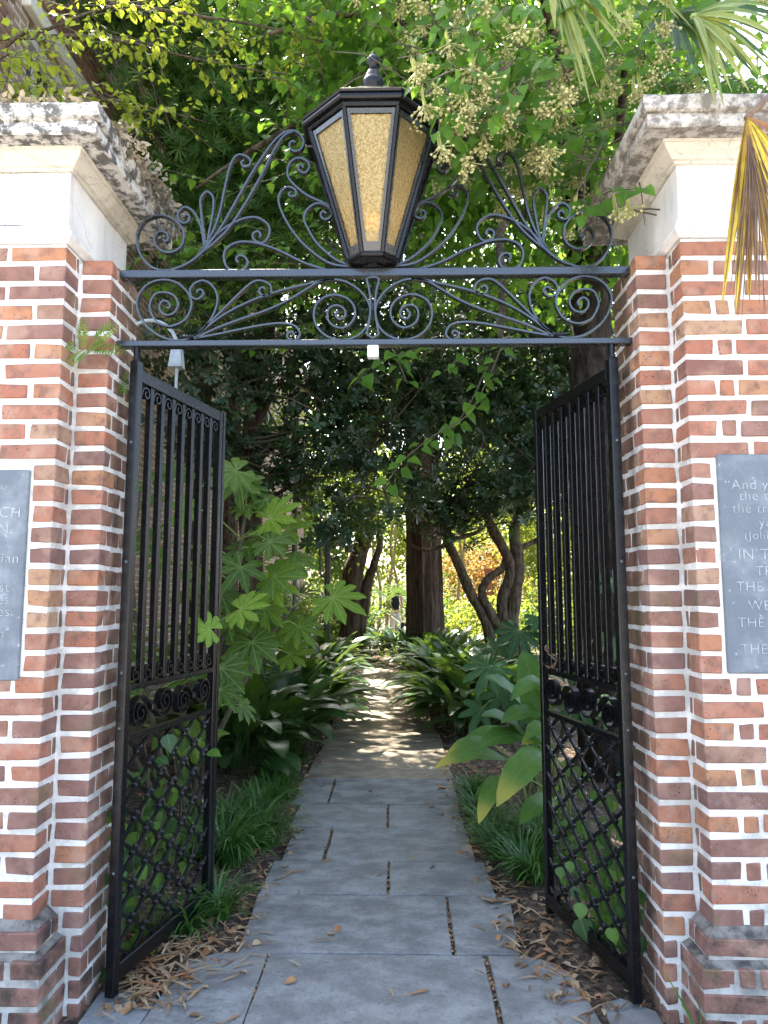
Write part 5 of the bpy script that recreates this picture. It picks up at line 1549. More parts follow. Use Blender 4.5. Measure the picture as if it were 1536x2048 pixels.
big = tree_base('live_oak', 'huge tree with a thick fluted brown trunk standing right of the path', 'tree', (0.69, 11.3, 0))
fluted('trunk', big, M['bark_red'], (0.66, 11.3), 0.36, 9.0, (-0.1, -.2), 0.35, depth=0.09)
OAK = [((1.0, 11.0, 8.6), (4.2, 2.8, 2.0), 3), ((-2.0, 9.8, 8.8), (2.4, 2.6, 1.4), 2), ((3.2, 8.0, 8.6), (2.6, 2.4, 1.7), 2), ((0.5, 11.0, 6.3), (2.6, 1.6, 0.9), 1.1), ((2.8, 12.5, 5.6), (2.4, 1.8, 1.3), 1.2)]
for l in [[(0.58, 11.15, 5.5), (-0.5, 10.5, 7.0), (-1.8, 9.8, 8.4)], [(0.6, 11.15, 6.0), (2.0, 10.0, 7.4), (3.4, 8.6, 8.6)], [(0.58, 11.1, 7), (0.8, 10.2, 8.4), (1.0, 9.6, 9.6)]]:
    limb('limb', big, M['bark_red'], l, .16, .05, 9, wob=.03)
crown('crown', big, M['oak'], T_OVAL_LO, OAK, 560, 46, 0.30, (0.09, 0.15), 0.3, 0.3, 0.7)

br = tree_base('brown_trunked_tree', 'forked tree with a dark brown leaning trunk left of the path, ivy-like leaves on it', 'tree', (-0.9, 13.3, 0))
limb('trunk', br, M['bark_red'], [(-0.95, 13.4, -.1), (-0.92, 13.36, .9), (-0.90, 13.25, 1.9), (-0.70, 13.18, 2.6), (-0.58, 13.07, 3.5), (-0.5, 12.9, 4.8), (-.5, 12.8, 7)], .30, .12, 14, wob=.02)
limb('limb', br, M['bark_red'], [(-0.78, 13.36, .6), (-0.62, 13.3, 1.5), (-0.45, 13.2, 2.05), (-.30, 13.1, 2.6), (-.35, 13.1, 3.2)], .17, .05, 10, wob=.015)
BR = [((-0.6, 12.4, 3.0), (0.5, 0.5, 0.55), 1), ((-1.4, 12.4, 3.7), (0.9, 0.7, 0.7), 1.4), ((-0.4, 13, 6.0), (2.2, 1.6, 1.5), 3), ((-2.4, 13.5, 6.5), (2.0, 1.8, 1.6), 2), ((-0.5, 12.8, 4.2), (1.0, 0.8, 0.6), 1)]
crown('crown', br, M['oak'], T_OVAL_LO, BR, 260, 34, 0.20, (0.08, 0.13), 0.3, 0.3, 0.7)

lo = tree_base('shade_tree', 'tall leafy tree added to shade the gate paving, its crown above the brick house and the left of the path', 'tree', (-2.55, 8.3, 0))  # added tree, its high crown keeps sun off the gate paving
limb('trunk', lo, M['bark_grey'], [(-2.55, 8.3, -.1), (-2.5, 8.2, 3), (-2.4, 8.0, 6), (-2.2, 7.6, 9)], .16, .07, 10, wob=.015)
LO = [((-2.2, 6.4, 8.9), (2.2, 2.2, 1.4), 3), ((-3.2, 9.2, 8.8), (2.3, 2.4, 1.4), 2), ((-1.6, 6.9, 6.6), (1.4, 1.2, 0.8), 1), ((-4.4, 11.5, 9.0), (2.6, 2.6, 1.4), 1.5)]
crown('crown', lo, M['oak'], T_OVAL_LO, LO, 430, 44, 0.26, (0.09, 0.14), 0.3, 0.3, 0.7)

# ------------------------------------------------------------------ sunlit trees and shrubs farther back
FAR = [(-5.2, 19, 'sunny', 'sunlit yellow-green tree beyond the lamp posts, left of the bend'), (-1.9, 24, 'oak', 'mid green tree behind the walker, where the path fades'), (1.6, 25, 'sunny', 'bright yellow-green tree seen between the two brown trunks'), (5.0, 21, 'sunny', 'light green tree behind the multi-stemmed evergreen'), (8.5, 17, 'oak', 'green tree far right, showing between the right gate bars'), (-8.5, 27, 'oak', 'green tree far behind the corner of the brick house'), (4.5, 31, 'oak', 'tall green tree at the far end of the garden')]
for x, y, mt, lab in FAR:
    t = tree_base('garden_tree', lab, 'tree', (x, y, 0), group='trees at the back of the garden')
    limb('trunk', t, M['bark_grey'], [(x, y, -.1), (x + .1, y, 2), (x - .1, y, 5), (x, y, 8)], .16, .06, 8, wob=.02)
    E = [((x, y, 4.6), (2.6, 2.0, 1.9), 3), ((x + random.uniform(-1, 1), y - .6, 7.6), (2.3, 1.8, 1.8), 3), ((x + random.uniform(-1.5, 1.5), y - 1, 2.6), (1.5, 1.0, 0.9), 0.8)]
    crown('crown', t, M[mt], T_QUAD, E, 260, 46, 0.33, (0.13, 0.24), 0.3, 0.3, 0.7)
for i, (x, y, h) in enumerate([(-0.55, 20.5, 5.2), (-0.28, 20.7, 4.6), (0.02, 20.9, 4.9), (1.9, 19.5, 4.5), (2.25, 19.8, 4.8)]):
    t = tree_base('pale_sapling', ['slim pale yellow stem nearest the lamp, left one of the three by the walker', 'slim pale stem leaning right, middle of the three by the walker', 'slim pale stem just left of the walker', 'pale slim stem just right of the thick fluted trunk', 'pale slim leaning stem by the coral shrub, right of the fluted trunk'][i], 'sapling', (x, y, 0), group='slim pale stems')
    q = limb('stem', t, M['bark_pale'], [(x, y, -.1), (x + .1, y, 1.6), (x + .32 * (1 if i % 2 else -.5), y, 3.2), (x + .3, y, h)], .065, .03, 7)
    crown('crown', t, M['sunny'], T_QUAD, [((x + .2, y, h + .3), (1.0, .8, .8), 1)], 40, 22, .2, (.10, .17))

SHR = [(-2.6, 13.5, 1.0, 'oak', 'leafy green shrub below the lamp post with the capped lamp'), (-3.0, 16.5, 1.3, 'sunny', 'bright shrub behind the lamp post'), (-1.6, 18.6, 1.0, 'sunny', 'sunlit low shrub at the bend of the path, left of it'), (1.3, 16.0, 0.9, 'oak', 'green shrub behind the fluted trunk'), (2.4, 14.5, 1.1, 'sunny', 'yellow-green shrub glowing behind the leaning stems'), (3.6, 12.4, 1.0, 'oak', 'low green shrub right of the leaning stems'), (1.5, 21.5, 1.0, 'sunny', 'bright shrub right of the walker'), (-1.15, 15.0, 0.9, 'oak', 'green shrub on the outside of the path bend, before the farthest bell lamp'), (-0.95, 18.3, 0.8, 'sunny', 'low bright shrub just left of the walker'), (-2.2, 26, 1.6, 'oak', 'dim shrub at the far end behind the walker'), (4.4, 16.5, 1.4, 'sunny', 'sunny shrub seen beside the right gate leaf')]
for x, y, r_, mt, lab in SHR:
    t = tree_base('shrub', lab, 'shrub', (x, y, 0), group='shrubs of the back garden')
    MB().tube([(x, y, -.05), (x + .05, y, r_ * .8)], .03, 6).build('stem', M['twig'], t)
    crown('foliage', t, M[mt], T_OVAL_LO, [((x, y, r_ * .75), (r_ * 1.1, r_ * .8, r_ * .7), 1)], 90, 26, .13, (.07, .13), shell=.3)
az = tree_base('flowering_shrub', 'coral and yellow flowering shrub lit by the sun, behind the leaning stems', 'shrub', (3.0, 21.8, 0))
MB().tube([(3.0, 21.8, -.05), (3.0, 21.8, 1.6)], .05, 6).build('stem', M['twig'], az)
crown('foliage', az, M['azalea'], T_QUAD, [((2.7, 21.8, 2.9), (1.5, .8, .75), 1), ((3.2, 21.6, 1.4), (1.6, .8, 1.0), .6)], 170, 30, .2, (.10, .18), shell=.3)
tp = thing('terracotta_pillar', 'small terracotta pillar behind the leaning stems', 'pillar', (3.1, 20.9, 0))
m = MB(); m.box(2.99, 3.21, 20.8, 21.0, -.05, 2.2, .01); m.build('shaft', M['terracotta'], tp)
m = MB(); m.box(2.95, 3.25, 20.76, 21.04, 2.2, 2.3, .01); m.build('coping', M['terracotta'], tp)

wood = crown('woodland', None, M['oak'], T_QUAD, [((-14, 40, 4), (9, 3, 5), 2), ((0, 43, 4), (10, 3, 5), 2), ((14, 38, 4), (9, 3, 5), 2), ((-10, 34, 9), (6, 3, 3.5), 1), ((12, 30, 8), (5, 3, 4), 1)], 520, 44, 0.7, (0.35, 0.6))
wood["kind"] = "stuff"; wood["label"] = "far green wood closing the view behind the garden"

# small fan palms in the middle distance
def fan_segments(parent, hub, axis, up, n, spread, L, w, mat, droop=0.3, name='segment', jitter=0.1):
    axis = unit(np.array(axis, float)); up = np.array(up, float)
    side = unit(np.cross(axis, up)); up = unit(np.cross(side, axis))
    for i in range(n):
        a = (-0.5 + i / (n - 1)) * spread + random.uniform(-.03, .03)
        d = axis * math.cos(a) + side * math.sin(a)
        l = L * (1 - 0.25 * abs(a) / (spread / 2)) * random.uniform(1 - jitter, 1 + jitter)
        pts, q, dd = [], np.array(hub, float), d.copy()
        k = 7
        for j in range(k):
            pts.append(q.copy())
            dd = unit(dd + np.array([0, 0, -droop * (j / k) ** 1.2 * 1.1]) + RNG.normal(size=3) * 0.02)
            q = q + dd * l / (k - 1)
        wd = [w * x for x in (0.18, 0.62, 0.95, 1.0, 0.8, 0.45, 0.05)]
        strip_obj(name, pts, wd, mat, parent, up=tuple(up + np.array([0, 0, .15])), fold=0.5)
def fan_palm(x, y, h, nf, L, label, mat='palm', spread=4.2):
    t = thing('fan_palm', label, 'palm', (x, y, 0), group='fan palms beside the path')
    MB().tube([(x, y, -.05), (x, y, h * .5)], .07, 8).build('trunk', M['bark_red'], t)
    for i in range(nf):
        a = 2 * math.pi * i / nf + random.uniform(-.3, .3)
        el = random.uniform(.25, 1.1)
        d = np.array([math.cos(a) * math.cos(el), math.sin(a) * math.cos(el), math.sin(el)])
        hub = np.array([x, y, h * .5]) + d * h * .55
        pet = MB().tube([(x, y, h * .45), tuple(hub)], [.012, .008], 5).build('frond', M['greentwig'], t)
        fan_segments(pet, hub, d + np.array([0, 0, -.35]), (0, 0, 1), 13, spread, L, L * .05, M[mat], .25)
fan_palm(-2.35, 9.4, 2.2, 7, .62, 'fan palm with pale spreading leaves left of the black lamp post')
fan_palm(-1.75, 11.4, 1.5, 6, .6, 'fan palm with blue-green leaves between the lamp post and the brown trunk', 'palm_dark')
fan_palm(0.25, 15.3, 1.5, 6, .55, 'low dark fan palm left of the fluted trunk', 'palm_dark')

# ------------------------------------------------------------------ cast iron plants (aspidistra) along the path
def arch_leaf(L, w, a0, a1, pet=0.38, n=9, seed=0):
    pts, wd = [], []
    p = np.array([0.0, 0.0, 0.0])
    for i in range(n):
        t = i / (n - 1)
        pts.append(p.copy())
        a = a0 + (a1 - a0) * t ** 1.25
        p = p + np.array([0, math.cos(a), math.sin(a)]) * L / (n - 1)
        if t < pet:
            wd.append(0.006)
        else:
            u = (t - pet) / (1 - pet)
            wd.append(max(0.002, w * math.sin(math.pi * min(1, u * 0.93 + 0.04)) ** 0.75))
    return strip_mesh('leaf', pts, wd, None, up=(0, -0.2, 1), fold=0.22, wave=0.08)
AL = []
for L, w, a0, a1 in ((.80, .078, 1.3, -.75), (.72, .082, 1.1, -.9), (.86, .070, 1.4, -.2), (.66, .072, .9, -.75), (.84, .080, 1.25, -.5), (.76, .066, 1.5, .4)):
    V, F, uv = arch_leaf(L, w, a0, a1)
    AL.append(np_mesh('leaf', V, F, M['aspid'], uv=uv, smooth=True))
ordn = ['first', 'second', 'third', 'fourth', 'fifth', 'sixth', 'seventh', 'eighth', 'ninth', 'tenth', 'eleventh', 'twelfth', 'thirteenth', 'fourteenth', 'fifteenth', 'sixteenth', 'seventeenth']
def aspid(x, y, n, k, label):
    t = thing('cast_iron_plant', label, 'plant', (x, y, float(bed_z(x, y))), group='cast iron plants edging the path')
    for i in range(n):
        a = random.uniform(0, 2 * math.pi)
        r_ = random.uniform(.02, .30)
        s = k * random.uniform(.75, 1.08)
        put('leaf', random.choice(AL), t, (r_ * math.cos(a), r_ * math.sin(a), 0), (random.uniform(-.12, .12), random.uniform(-.12, .12), a - math.pi / 2 + random.uniform(-.6, .6)), (s, s, s), world=False)
left = [(-1.25, 3.35), (-1.0, 3.85), (-1.5, 4.1), (-1.22, 4.75), (-0.98, 5.25), (-1.42, 5.5), (-1.08, 5.95), (-1.5, 6.5), (-1.05, 6.8), (-1.2, 7.8), (-1.1, 8.8), (-1.45, 9.3), (-1.30, 10.3), (-1.55, 11.5), (-2.0, 12.9)]
right = [(0.90, 4.75), (0.86, 5.5), (1.25, 5.3), (0.82, 6.4), (1.25, 6.4), (0.82, 7.4), (1.2, 7.8), (0.80, 8.5), (0.72, 9.7), (1.15, 9.6), (0.62, 10.7), (1.2, 11.0), (0.15, 12.4), (-0.10, 13.6), (-0.55, 15.0), (0.45, 14.6)]
for i, (x, y) in enumerate(left):
    aspid(x, y, 62 if y < 8 else 36, 1.22, 'dark glossy cast iron plant, %s along the left side of the path' % ordn[i])
for i, (x, y) in enumerate(right):
    aspid(x, y, 62 if y < 8 else 36, 1.22, 'dark glossy cast iron plant, %s along the right side of the path' % ordn[i])

# broad leaves beside the right gate leaf
bigp = thing('broad_leaved_plant', 'large plant with broad striped green leaves, some turning yellow, beside the right gate leaf', 'plant', (1.05, 1.75, 0.0))
BIG = [((0.91, 1.44, 0.63), (0.86, 1.58, 1.15), .085), ((0.93, 1.42, 0.80), (0.68, 1.32, 0.77), .06), ((0.87, 1.54, 0.63), (0.57, 1.31, 0.81), .055), ((0.93, 1.54, 0.60), (0.54, 1.23, 0.65), .075), ((0.73, 1.55, 0.52), (0.31, 1.45, 0.49), .055), ((0.93, 1.24, 0.63), (0.60, 0.96, 0.42), .085), ((0.70, 1.46, 0.44), (0.53, 1.17, 0.27), .055), ((0.95, 1.40, 0.99), (0.72, 1.20, 0.91), .05), ((0.90, 1.73, 0.78), (0.62, 1.60, 0.99), .055), ((0.69, 1.75, 0.56), (0.38, 1.54, 0.53), .05), ((0.96, 1.34, 0.67), (0.78, 1.23, 0.67), .05), ((0.98, 1.37, 0.34), (0.75, 1.17, 0.27), .06), ((0.93, 1.33, 0.76), (0.80, 1.20, 0.70), .045), ((0.90, 1.85, 0.57), (0.50, 1.74, 0.59), .05), ((0.98, 1.7, 0.7), (0.95, 1.35, 0.95), .06), ((1.0, 1.6, 0.5), (0.70, 1.05, 0.55), .065)]
for b, t_, w in BIG:
    b = np.array(b); t_ = np.array(t_)
    L = np.linalg.norm(t_ - b)
    pts = []
    for j in range(10):
        u = j / 9
        pts.append(b + (t_ - b) * u + np.array([0, 0, 1]) * L * 0.55 * u * (1 - u) + np.array([0, -1, 0]) * L * .18 * u * (1 - u))
    wd = [w * max(.03, math.sin(math.pi * min(1, .07 + u * .93)) ** .7) for u in np.linspace(0, 1, 10)]
    o = strip_obj('leaf', pts, wd, M['bigleaf'], bigp, up=(0, -0.55, 0.8), fold=0.16, wave=0.12)
    root = np.array([1.0 + random.uniform(-.12, .15), 1.85 + random.uniform(-.15, .15), 0.0])
    mid = (root + b) / 2 + np.array([0.05, .05, .12])
    MB().tube(smooth_path([tuple(root), tuple(mid), tuple(b)], 4), [.008] * 5 + [.006] * 4, 5).build('stalk', M['greentwig'], bigp)

# ------------------------------------------------------------------ fatsia
def fatsia_leaf(nl=9, seed=0, cut=0.40, droop=0.35):
    rg = np.random.default_rng(seed)
    V = [(0, 0, 0)]; uv = [(0, 0)]; F = []
    lens = [1 - 0.45 * abs(i - (nl - 1) / 2) / ((nl - 1) / 2) ** 1.0 * 0.9 for i in range(nl)]
    A = np.linspace(-2.35, 2.35, nl)
    def zz(r_):
        return -droop * r_ * r_ * 0.5
    for i in range(nl):
        L = lens[i] * rg.uniform(.92, 1.05)
        a = A[i] + rg.uniform(-.05, .05)
        ha = (A[1] - A[0]) / 2
        d = np.array([math.sin(a), math.cos(a)]); n = np.array([math.cos(a), -math.sin(a)])
        def p(r_, s, zoff=0.0):
            q = d * r_ + n * s
            return (q[0], q[1], zz(r_) + zoff)
        hw = 0.135 * (0.75 + .25 * L)
        rc = cut * (0.75 + .25 * L)
        vw = rc * math.tan(ha)
        st = [(rc, vw * .98), (rc + (L - rc) * .30, hw * 0.98), (rc + (L - rc) * .55, hw * 1.0), (rc + (L - rc) * .80, hw * .55)]
        base = len(V)
        for r_, w in st:
            V += [p(r_, -w, .02), p(r_, 0, -.01), p(r_, w, .02)]
            uv += [(-w / hw * .9 - .001, r_), (0, r_), (w / hw * .9, r_)]
        V.append(p(L, 0, -.03)); uv.append((0, L))
        F += [(0, base + 1, base), (0, base + 2, base + 1)]
        for k in range(3):
            b0, b1 = base + 3 * k, base + 3 * (k + 1)
            F += [(b0, b0 + 1, b1 + 1), (b0, b1 + 1, b1), (b0 + 1, b0 + 2, b1 + 2), (b0 + 1, b1 + 2, b1 + 1)]
        b0, e = base + 9, base + 12
        F += [(b0, b0 + 1, e), (b0 + 1, b0 + 2, e)]
    return np.array(V), np.array(F), np.array(uv, float)
def fat_meshes(mat):
    return [np_mesh('leaf', *(lambda q: (q[0], q[1]))(fatsia_leaf(n, s, c, d)), mat, uv=fatsia_leaf(n, s, c, d)[2], smooth=True) for n, s, c, d in ((9, 1, .40, .14), (8, 2, .36, .26), (9, 3, .42, .38), (7, 4, .38, .2))]
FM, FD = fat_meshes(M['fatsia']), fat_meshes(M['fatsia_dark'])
F_LIT = fat_meshes(M['fatsia_lit'])
def fatsia(label, base, stems, leaves, meshes, young=0):  # young counts the front leaves with brightness put into their colour
    t = thing('fatsia', label, 'shrub', base)
    tops = []
    for s in stems:
        MB().tube(smooth_path(s, 4), [.022 - .010 * i / (4 * (len(s) - 1)) for i in range(4 * (len(s) - 1) + 1)], 7).build('stem', M['bark_pale' if False else 'twig'], t, smooth=True)
        tops += smooth_path(s, 4)[3:]
    for qi, (c, r_, d, n) in enumerate(leaves):
        c = np.array(c, float)
        # the petiole runs back to the nearest lower stem point
        best = min(tops, key=lambda q: np.linalg.norm(np.array(q) - c) + (0.6 if q[2] > c[2] + .05 else 0))
        hub = c - unit(np.array(d, float)) * 0.0
        mid = (np.array(best) + hub) / 2 + np.array([0, 0, .04])
        MB().tube(smooth_path([best, tuple(mid), tuple(hub)], 3), [.0055] * 4 + [.004] * 3, 5).build('petiole', M['greentwig'], t)
        put('leaf', random.choice(F_LIT if qi < young else meshes), t, hub, orient(d, n), (r_, r_, r_))
fl_ = []
for c, r_, d, n in [((-.75, 1.05, 1.41), .185, (.75, -.3, .12), (-.15, -.9, .75)), ((-.32, 1.80, 1.47), .25, (.85, -.4, -.35), (.1, -.95, .65)), ((-.73, 1.76, 1.98), .24, (.7, -.2, .3), (-.1, -.95, .65)), ((-.70, 1.68, 1.55), .25, (.85, -.3, .1), (-.1, -.95, .65)), ((-.79, .60, 1.33), .14, (-.5, -.3, .3), (.1, -.9, .8)), ((-.90, 1.26, 1.08), .24, (.2, -.6, -.7), (.1, -.8, .7)), ((-.98, 1.95, 2.24), .24, (.1, -.4, -.5), (-.2, -.8, .7)), ((-.80, 1.62, 1.20), .25, (.25, -.6, -.6), (.1, -.8, .6)), ((-.90, 1.9, 1.80), .2, (-.2, -.5, -.4), (0, -.7, .8)), ((-.60, 1.95, 1.72), .2, (.7, -.2, -.2), (0, -.6, .9)), ((-.86, 1.1, .98), .16, (.6, -.5, -.5), (.3, -.6, .8)), ((-.55, 1.9, 1.28), .2, (.5, -.5, -.5), (0, -.7, .7)), ((-1.0, 1.6, 1.5), .22, (-.1, -.7, -.4), (.1, -.7, .8)), ((-.78, 1.9, 2.12), .18, (.5, .1, -.1), (.1, -.6, .9))]:
    fl_.append((c, r_, d, n))
for i in range(16):
    fl_.append(((random.uniform(-1.12, -.62), random.uniform(1.55, 2.3), random.uniform(.95, 2.15)), random.uniform(.19, .25), (random.uniform(-.3, .9), -.3, random.uniform(-.4, .3)), (random.uniform(-.3, .2), -.95, .7)))
for i in range(64):
    c = (random.uniform(-2.3, -0.85), random.uniform(1.15, 2.7), random.uniform(.55, 2.35))
    a = random.uniform(0, 6.28)
    fl_.append((c, random.uniform(.17, .25), (math.cos(a) * .9, math.sin(a) * .4 - .2, random.uniform(-.5, .25)), (random.uniform(-.3, .3), random.uniform(-1.1, -.4), .75)))
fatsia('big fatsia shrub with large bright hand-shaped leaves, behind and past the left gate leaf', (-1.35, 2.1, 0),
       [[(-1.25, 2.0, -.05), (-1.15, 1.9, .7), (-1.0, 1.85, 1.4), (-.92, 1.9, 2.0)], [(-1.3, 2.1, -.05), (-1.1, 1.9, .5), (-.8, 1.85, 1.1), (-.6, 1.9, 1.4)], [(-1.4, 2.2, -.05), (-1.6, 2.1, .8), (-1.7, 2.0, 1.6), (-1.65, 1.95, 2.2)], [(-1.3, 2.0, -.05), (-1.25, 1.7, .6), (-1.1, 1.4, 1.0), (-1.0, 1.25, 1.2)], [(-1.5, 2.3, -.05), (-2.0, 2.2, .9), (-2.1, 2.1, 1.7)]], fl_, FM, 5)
fr_ = [((.98, 2.45, 1.22), .25, (-.3, -.5, -.45), (0, -.75, .8)), ((.72, 2.1, 1.00), .25, (-.4, -.6, -.5), (-.1, -.8, .75)), ((1.1, 2.2, 1.05), .22, (.4, -.5, -.4), (.1, -.7, .8)), ((.85, 2.3, .82), .22, (-.5, -.5, -.5), (0, -.8, .7)), ((1.15, 2.5, 1.32), .22, (.5, -.4, -.4), (0, -.7, .8)), ((.68, 2.25, .70), .2, (-.5, -.4, -.7), (-.2, -.8, .6)), ((1.0, 2.1, .75), .22, (0, -.6, -.6), (0, -.8, .7)), ((.84, 2.6, 1.1), .2, (-.6, -.1, -.3), (-.1, -.6, .9)), ((1.35, 2.3, 1.0), .24, (.3, -.6, -.4), (0, -.8, .7)), ((1.4, 2.5, .7), .24, (.2, -.6, -.5), (0, -.8, .7)), ((1.55, 2.0, 1.2), .24, (.2, -.6, -.4), (0, -.7, .8)), ((1.6, 2.2, 1.6), .24, (.2, -.6, -.4), (0, -.7, .8)), ((1.45, 1.7, .8), .24, (-.2, -.6, -.4), (0, -.7, .8)), ((1.8, 2.0, .8), .24, (.1, -.6, -.4), (0, -.7, .8)), ((1.9, 2.2, 1.3), .24, (.1, -.6, -.4), (0, -.7, .8)), ((1.5, 1.4, .5), .22, (.1, -.6, -.4), (0, -.7, .8))]
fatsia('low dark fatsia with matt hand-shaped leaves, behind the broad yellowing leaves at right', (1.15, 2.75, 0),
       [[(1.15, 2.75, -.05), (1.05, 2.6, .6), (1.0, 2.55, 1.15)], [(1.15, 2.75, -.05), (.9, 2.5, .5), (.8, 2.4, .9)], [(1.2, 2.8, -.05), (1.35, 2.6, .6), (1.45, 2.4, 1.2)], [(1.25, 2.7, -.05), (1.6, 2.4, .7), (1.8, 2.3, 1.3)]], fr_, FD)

# ------------------------------------------------------------------ grassy clumps of lilyturf
def turf(x, y, n, L, spread, label):
    base = float(bed_z(x, y))
    Vs, Fs, Rs, off = [], [], [], 0
    for i in range(n):
        a = random.uniform(0, 2 * math.pi)
        l = L * random.uniform(.6, 1.1)
        a0 = random.uniform(.85, 1.5); a1 = random.uniform(-1.1, .3)
        r_ = random.uniform(0, spread)
        p = np.array([x + r_ * math.cos(a + 1), y + r_ * math.sin(a + 1), base - .01])
        h = np.array([math.cos(a), math.sin(a), 0])
        pts = []
        for j in range(6):
            pts.append(p.copy())
            an = a0 + (a1 - a0) * (j / 5) ** 1.1
            p = p + (h * math.cos(an) + np.array([0, 0, math.sin(an)])) * l / 5
        w = random.uniform(.004, .0072)
        V, F, _ = strip_mesh('', pts, [w * .8, w, w, w * .9, w * .7, .0005], None, up=(0, 0, 1) if abs(h[2]) < .9 else (1, 0, 0), fold=.3)
        Vs.append(V); Fs.append(F + off); off += len(V); Rs.append(np.full(len(F), random.random()))
    o = put('grass_clump', np_mesh('grass_clump', np.concatenate(Vs), np.concatenate(Fs), M['liriope'], np.concatenate(Rs), smooth=True))
    tag(o, label, 'grass', 'lilyturf clumps along the path')
for x, y, n, L, sp, lab in [(-.86, 1.30, 150, .36, .12, 'thick lilyturf clump beside the free edge of the left gate leaf'), (-.72, 1.62, 130, .30, .11, 'lilyturf clump left of the paving, just past the biggest left one'), (-.92, 1.75, 120, .32, .12, 'lilyturf clump at the foot of the fatsia'), (-.82, 2.15, 110, .26, .11, 'lilyturf clump left of the slabs, midway to the dark plants'), (-.78, 2.6, 100, .24, .1, 'low lilyturf clump left of the last bluestone row'), (-.85, 3.1, 110, .24, .12, 'low lilyturf clump left, where the concrete path begins'), (-.84, 3.6, 90, .22, .1, 'last lilyturf clump on the left, before the dark plants'), (-.73, .70, 70, .22, .06, 'small lilyturf tuft in the straw by the left gate leaf'), (-.84, .52, 60, .2, .06, 'smallest lilyturf tuft, half under the left gate leaf'), (-1.05, 1.35, 90, .3, .1, 'lilyturf clump seen through the lower bars of the left gate'),
                            (.80, 1.12, 140, .30, .09, 'bushy lilyturf clump beside the free edge of the right gate leaf'), (.70, 1.45, 110, .28, .09, 'lilyturf clump right of the paving, under the broad leaves'), (.68, 1.80, 100, .24, .09, 'lilyturf clump right of the slabs, below the drooping leaf tips'), (.64, 2.2, 100, .22, .09, 'low lilyturf clump right of the middle slabs'), (.66, 2.65, 90, .22, .09, 'low lilyturf clump right, by the last bluestone row'), (.95, 1.5, 90, .34, .1, 'tall lilyturf clump in the shade behind the right gate leaf')]:
    turf(x, y, int(n * 1.6), L * 1.15, sp, lab)

# ------------------------------------------------------------------ ivy on the gate leaves
def ivy(gx, gang, side, n, zmax, label, extra):
    t = thing('ivy', label, 'ivy', (gx + side * .05, .3, 0))
    c, s_ = math.cos(gang), math.sin(gang)
    IM = [np_mesh('leaf', q[0], q[1], M['ivy'], uv=q[2], smooth=True) for q in (blade([(0, 0), (.06, .30), (.2, .36), (.34, .26), (.5, .27), (.75, .12), (1, 0)], .2, .2), T_HEART3)]
    m = MB()
    for k in range(5):
        u = .1 + k * .14
        pts = []
        for j in range(6):
            uu = u + .05 * math.sin(j * 1.7 + k)
            pts.append((gx + c * uu + side * .05, s_ * uu, .0 + zmax * j / 5))
        m.tube(smooth_path(pts, 3), .003, 4)
    m.build('stem', M['twig'], t)
    for i in range(n):
        u = random.uniform(.04, .72); z = random.uniform(.04, zmax) * random.uniform(.5, 1)
        off = random.uniform(.025, .26)
        p = (gx + c * u + side * off, s_ * u, z)
        put('leaf', random.choice(IM), t, p, orient((random.uniform(-.5, .5), random.uniform(-.4, .2), -1), (-side * .8, -.6, .35)), (1, 1, 1) if False else (sz := random.uniform(.045, .085), sz, sz))
    for p, d, nn, sz in extra:
        put('leaf', IM[1], t, p, orient(d, nn), (sz, sz, sz))
ivy(-.966, R(77.1), -1, 210, .90, 'ivy climbing behind the lattice of the left gate leaf', [((-.875, .27, .905), (.3, -.2, -1), (.5, -.9, .3), .085), ((-.90, .22, .82), (.8, -.3, -.25), (.2, -.5, 1), .07), ((-.79, .62, .76), (.9, -.4, -.15), (.1, -.5, 1), .08)])
ivy(.966, R(102.9), 1, 190, .80, 'ivy behind the lattice of the right gate leaf, one lime leaf over the bottom rail', [((.862, .34, .215), (-.2, -.3, -1), (-.5, -.9, .3), .075), ((.855, .33, .16), (.2, -.3, -1), (-.4, -.9, .2), .105), ((.93, .16, .20), (.2, -.3, -1), (-.4, -.9, .2), .07), ((.83, .58, .27), (.0, -.3, -1), (-.4, -.9, .2), .06), ((.85, .48, .33), (.0, -.3, -1), (-.4, -.9, .2), .055), ((.86, .44, .24), (.0, -.3, -1), (-.4, -.9, .2), .06)])
gsh = thing('grass_shoot', 'single yellow-green shoot standing before the foot of the right pier', 'grass', (1.08, -.30, -.01))
for i, (dx, dz, w) in enumerate(((-.13, .30, .007), (-.02, .22, .005), (.05, .16, .005))):
    strip_obj('blade', [(1.08 + dx * (t ** 1.6), -.32 - .02 * t, -.01 + dz * t) for t in np.linspace(0, 1, 7)], [w * (1 - .85 * t) for t in np.linspace(0, 1, 7)], M['bigleaf'], gsh, up=(0, -1, .2), fold=.3)

# ------------------------------------------------------------------ fern in the left pier, dried ferns on its cap
def frond_mesh(L, n, w, curve, seed):
    rg = np.random.default_rng(seed)
    P, D, N, S = [], [], [], []
    for i in range(n):
        t = i / (n - 1)
        y = L * (0.1 + .9 * t)
        z = -curve * t * t * L
        l = w * math.sin(math.pi * (0.18 + 0.80 * t)) * rg.uniform(.85, 1.1)
        for sd in (-1, 1):
            P.append((0, y, z)); D.append((sd, .35, -.1)); N.append((0, .1, 1)); S.append(max(l, .004))
    tv = np.array([(0, 0, 0), (-.13, .3, 0), (0, 1, 0), (.13, .3, 0)]); tf = np.array([(0, 2, 1), (0, 3, 2)])
    V, F, rn = scatter(tv, tf, P, D, N, S)
    return np_mesh('frond', V, F, M['fern'], rn)
fern = thing('fern', 'small bright fern growing from the mortar high on the left gate pier', 'fern', (-1.115, -.155, 2.44))
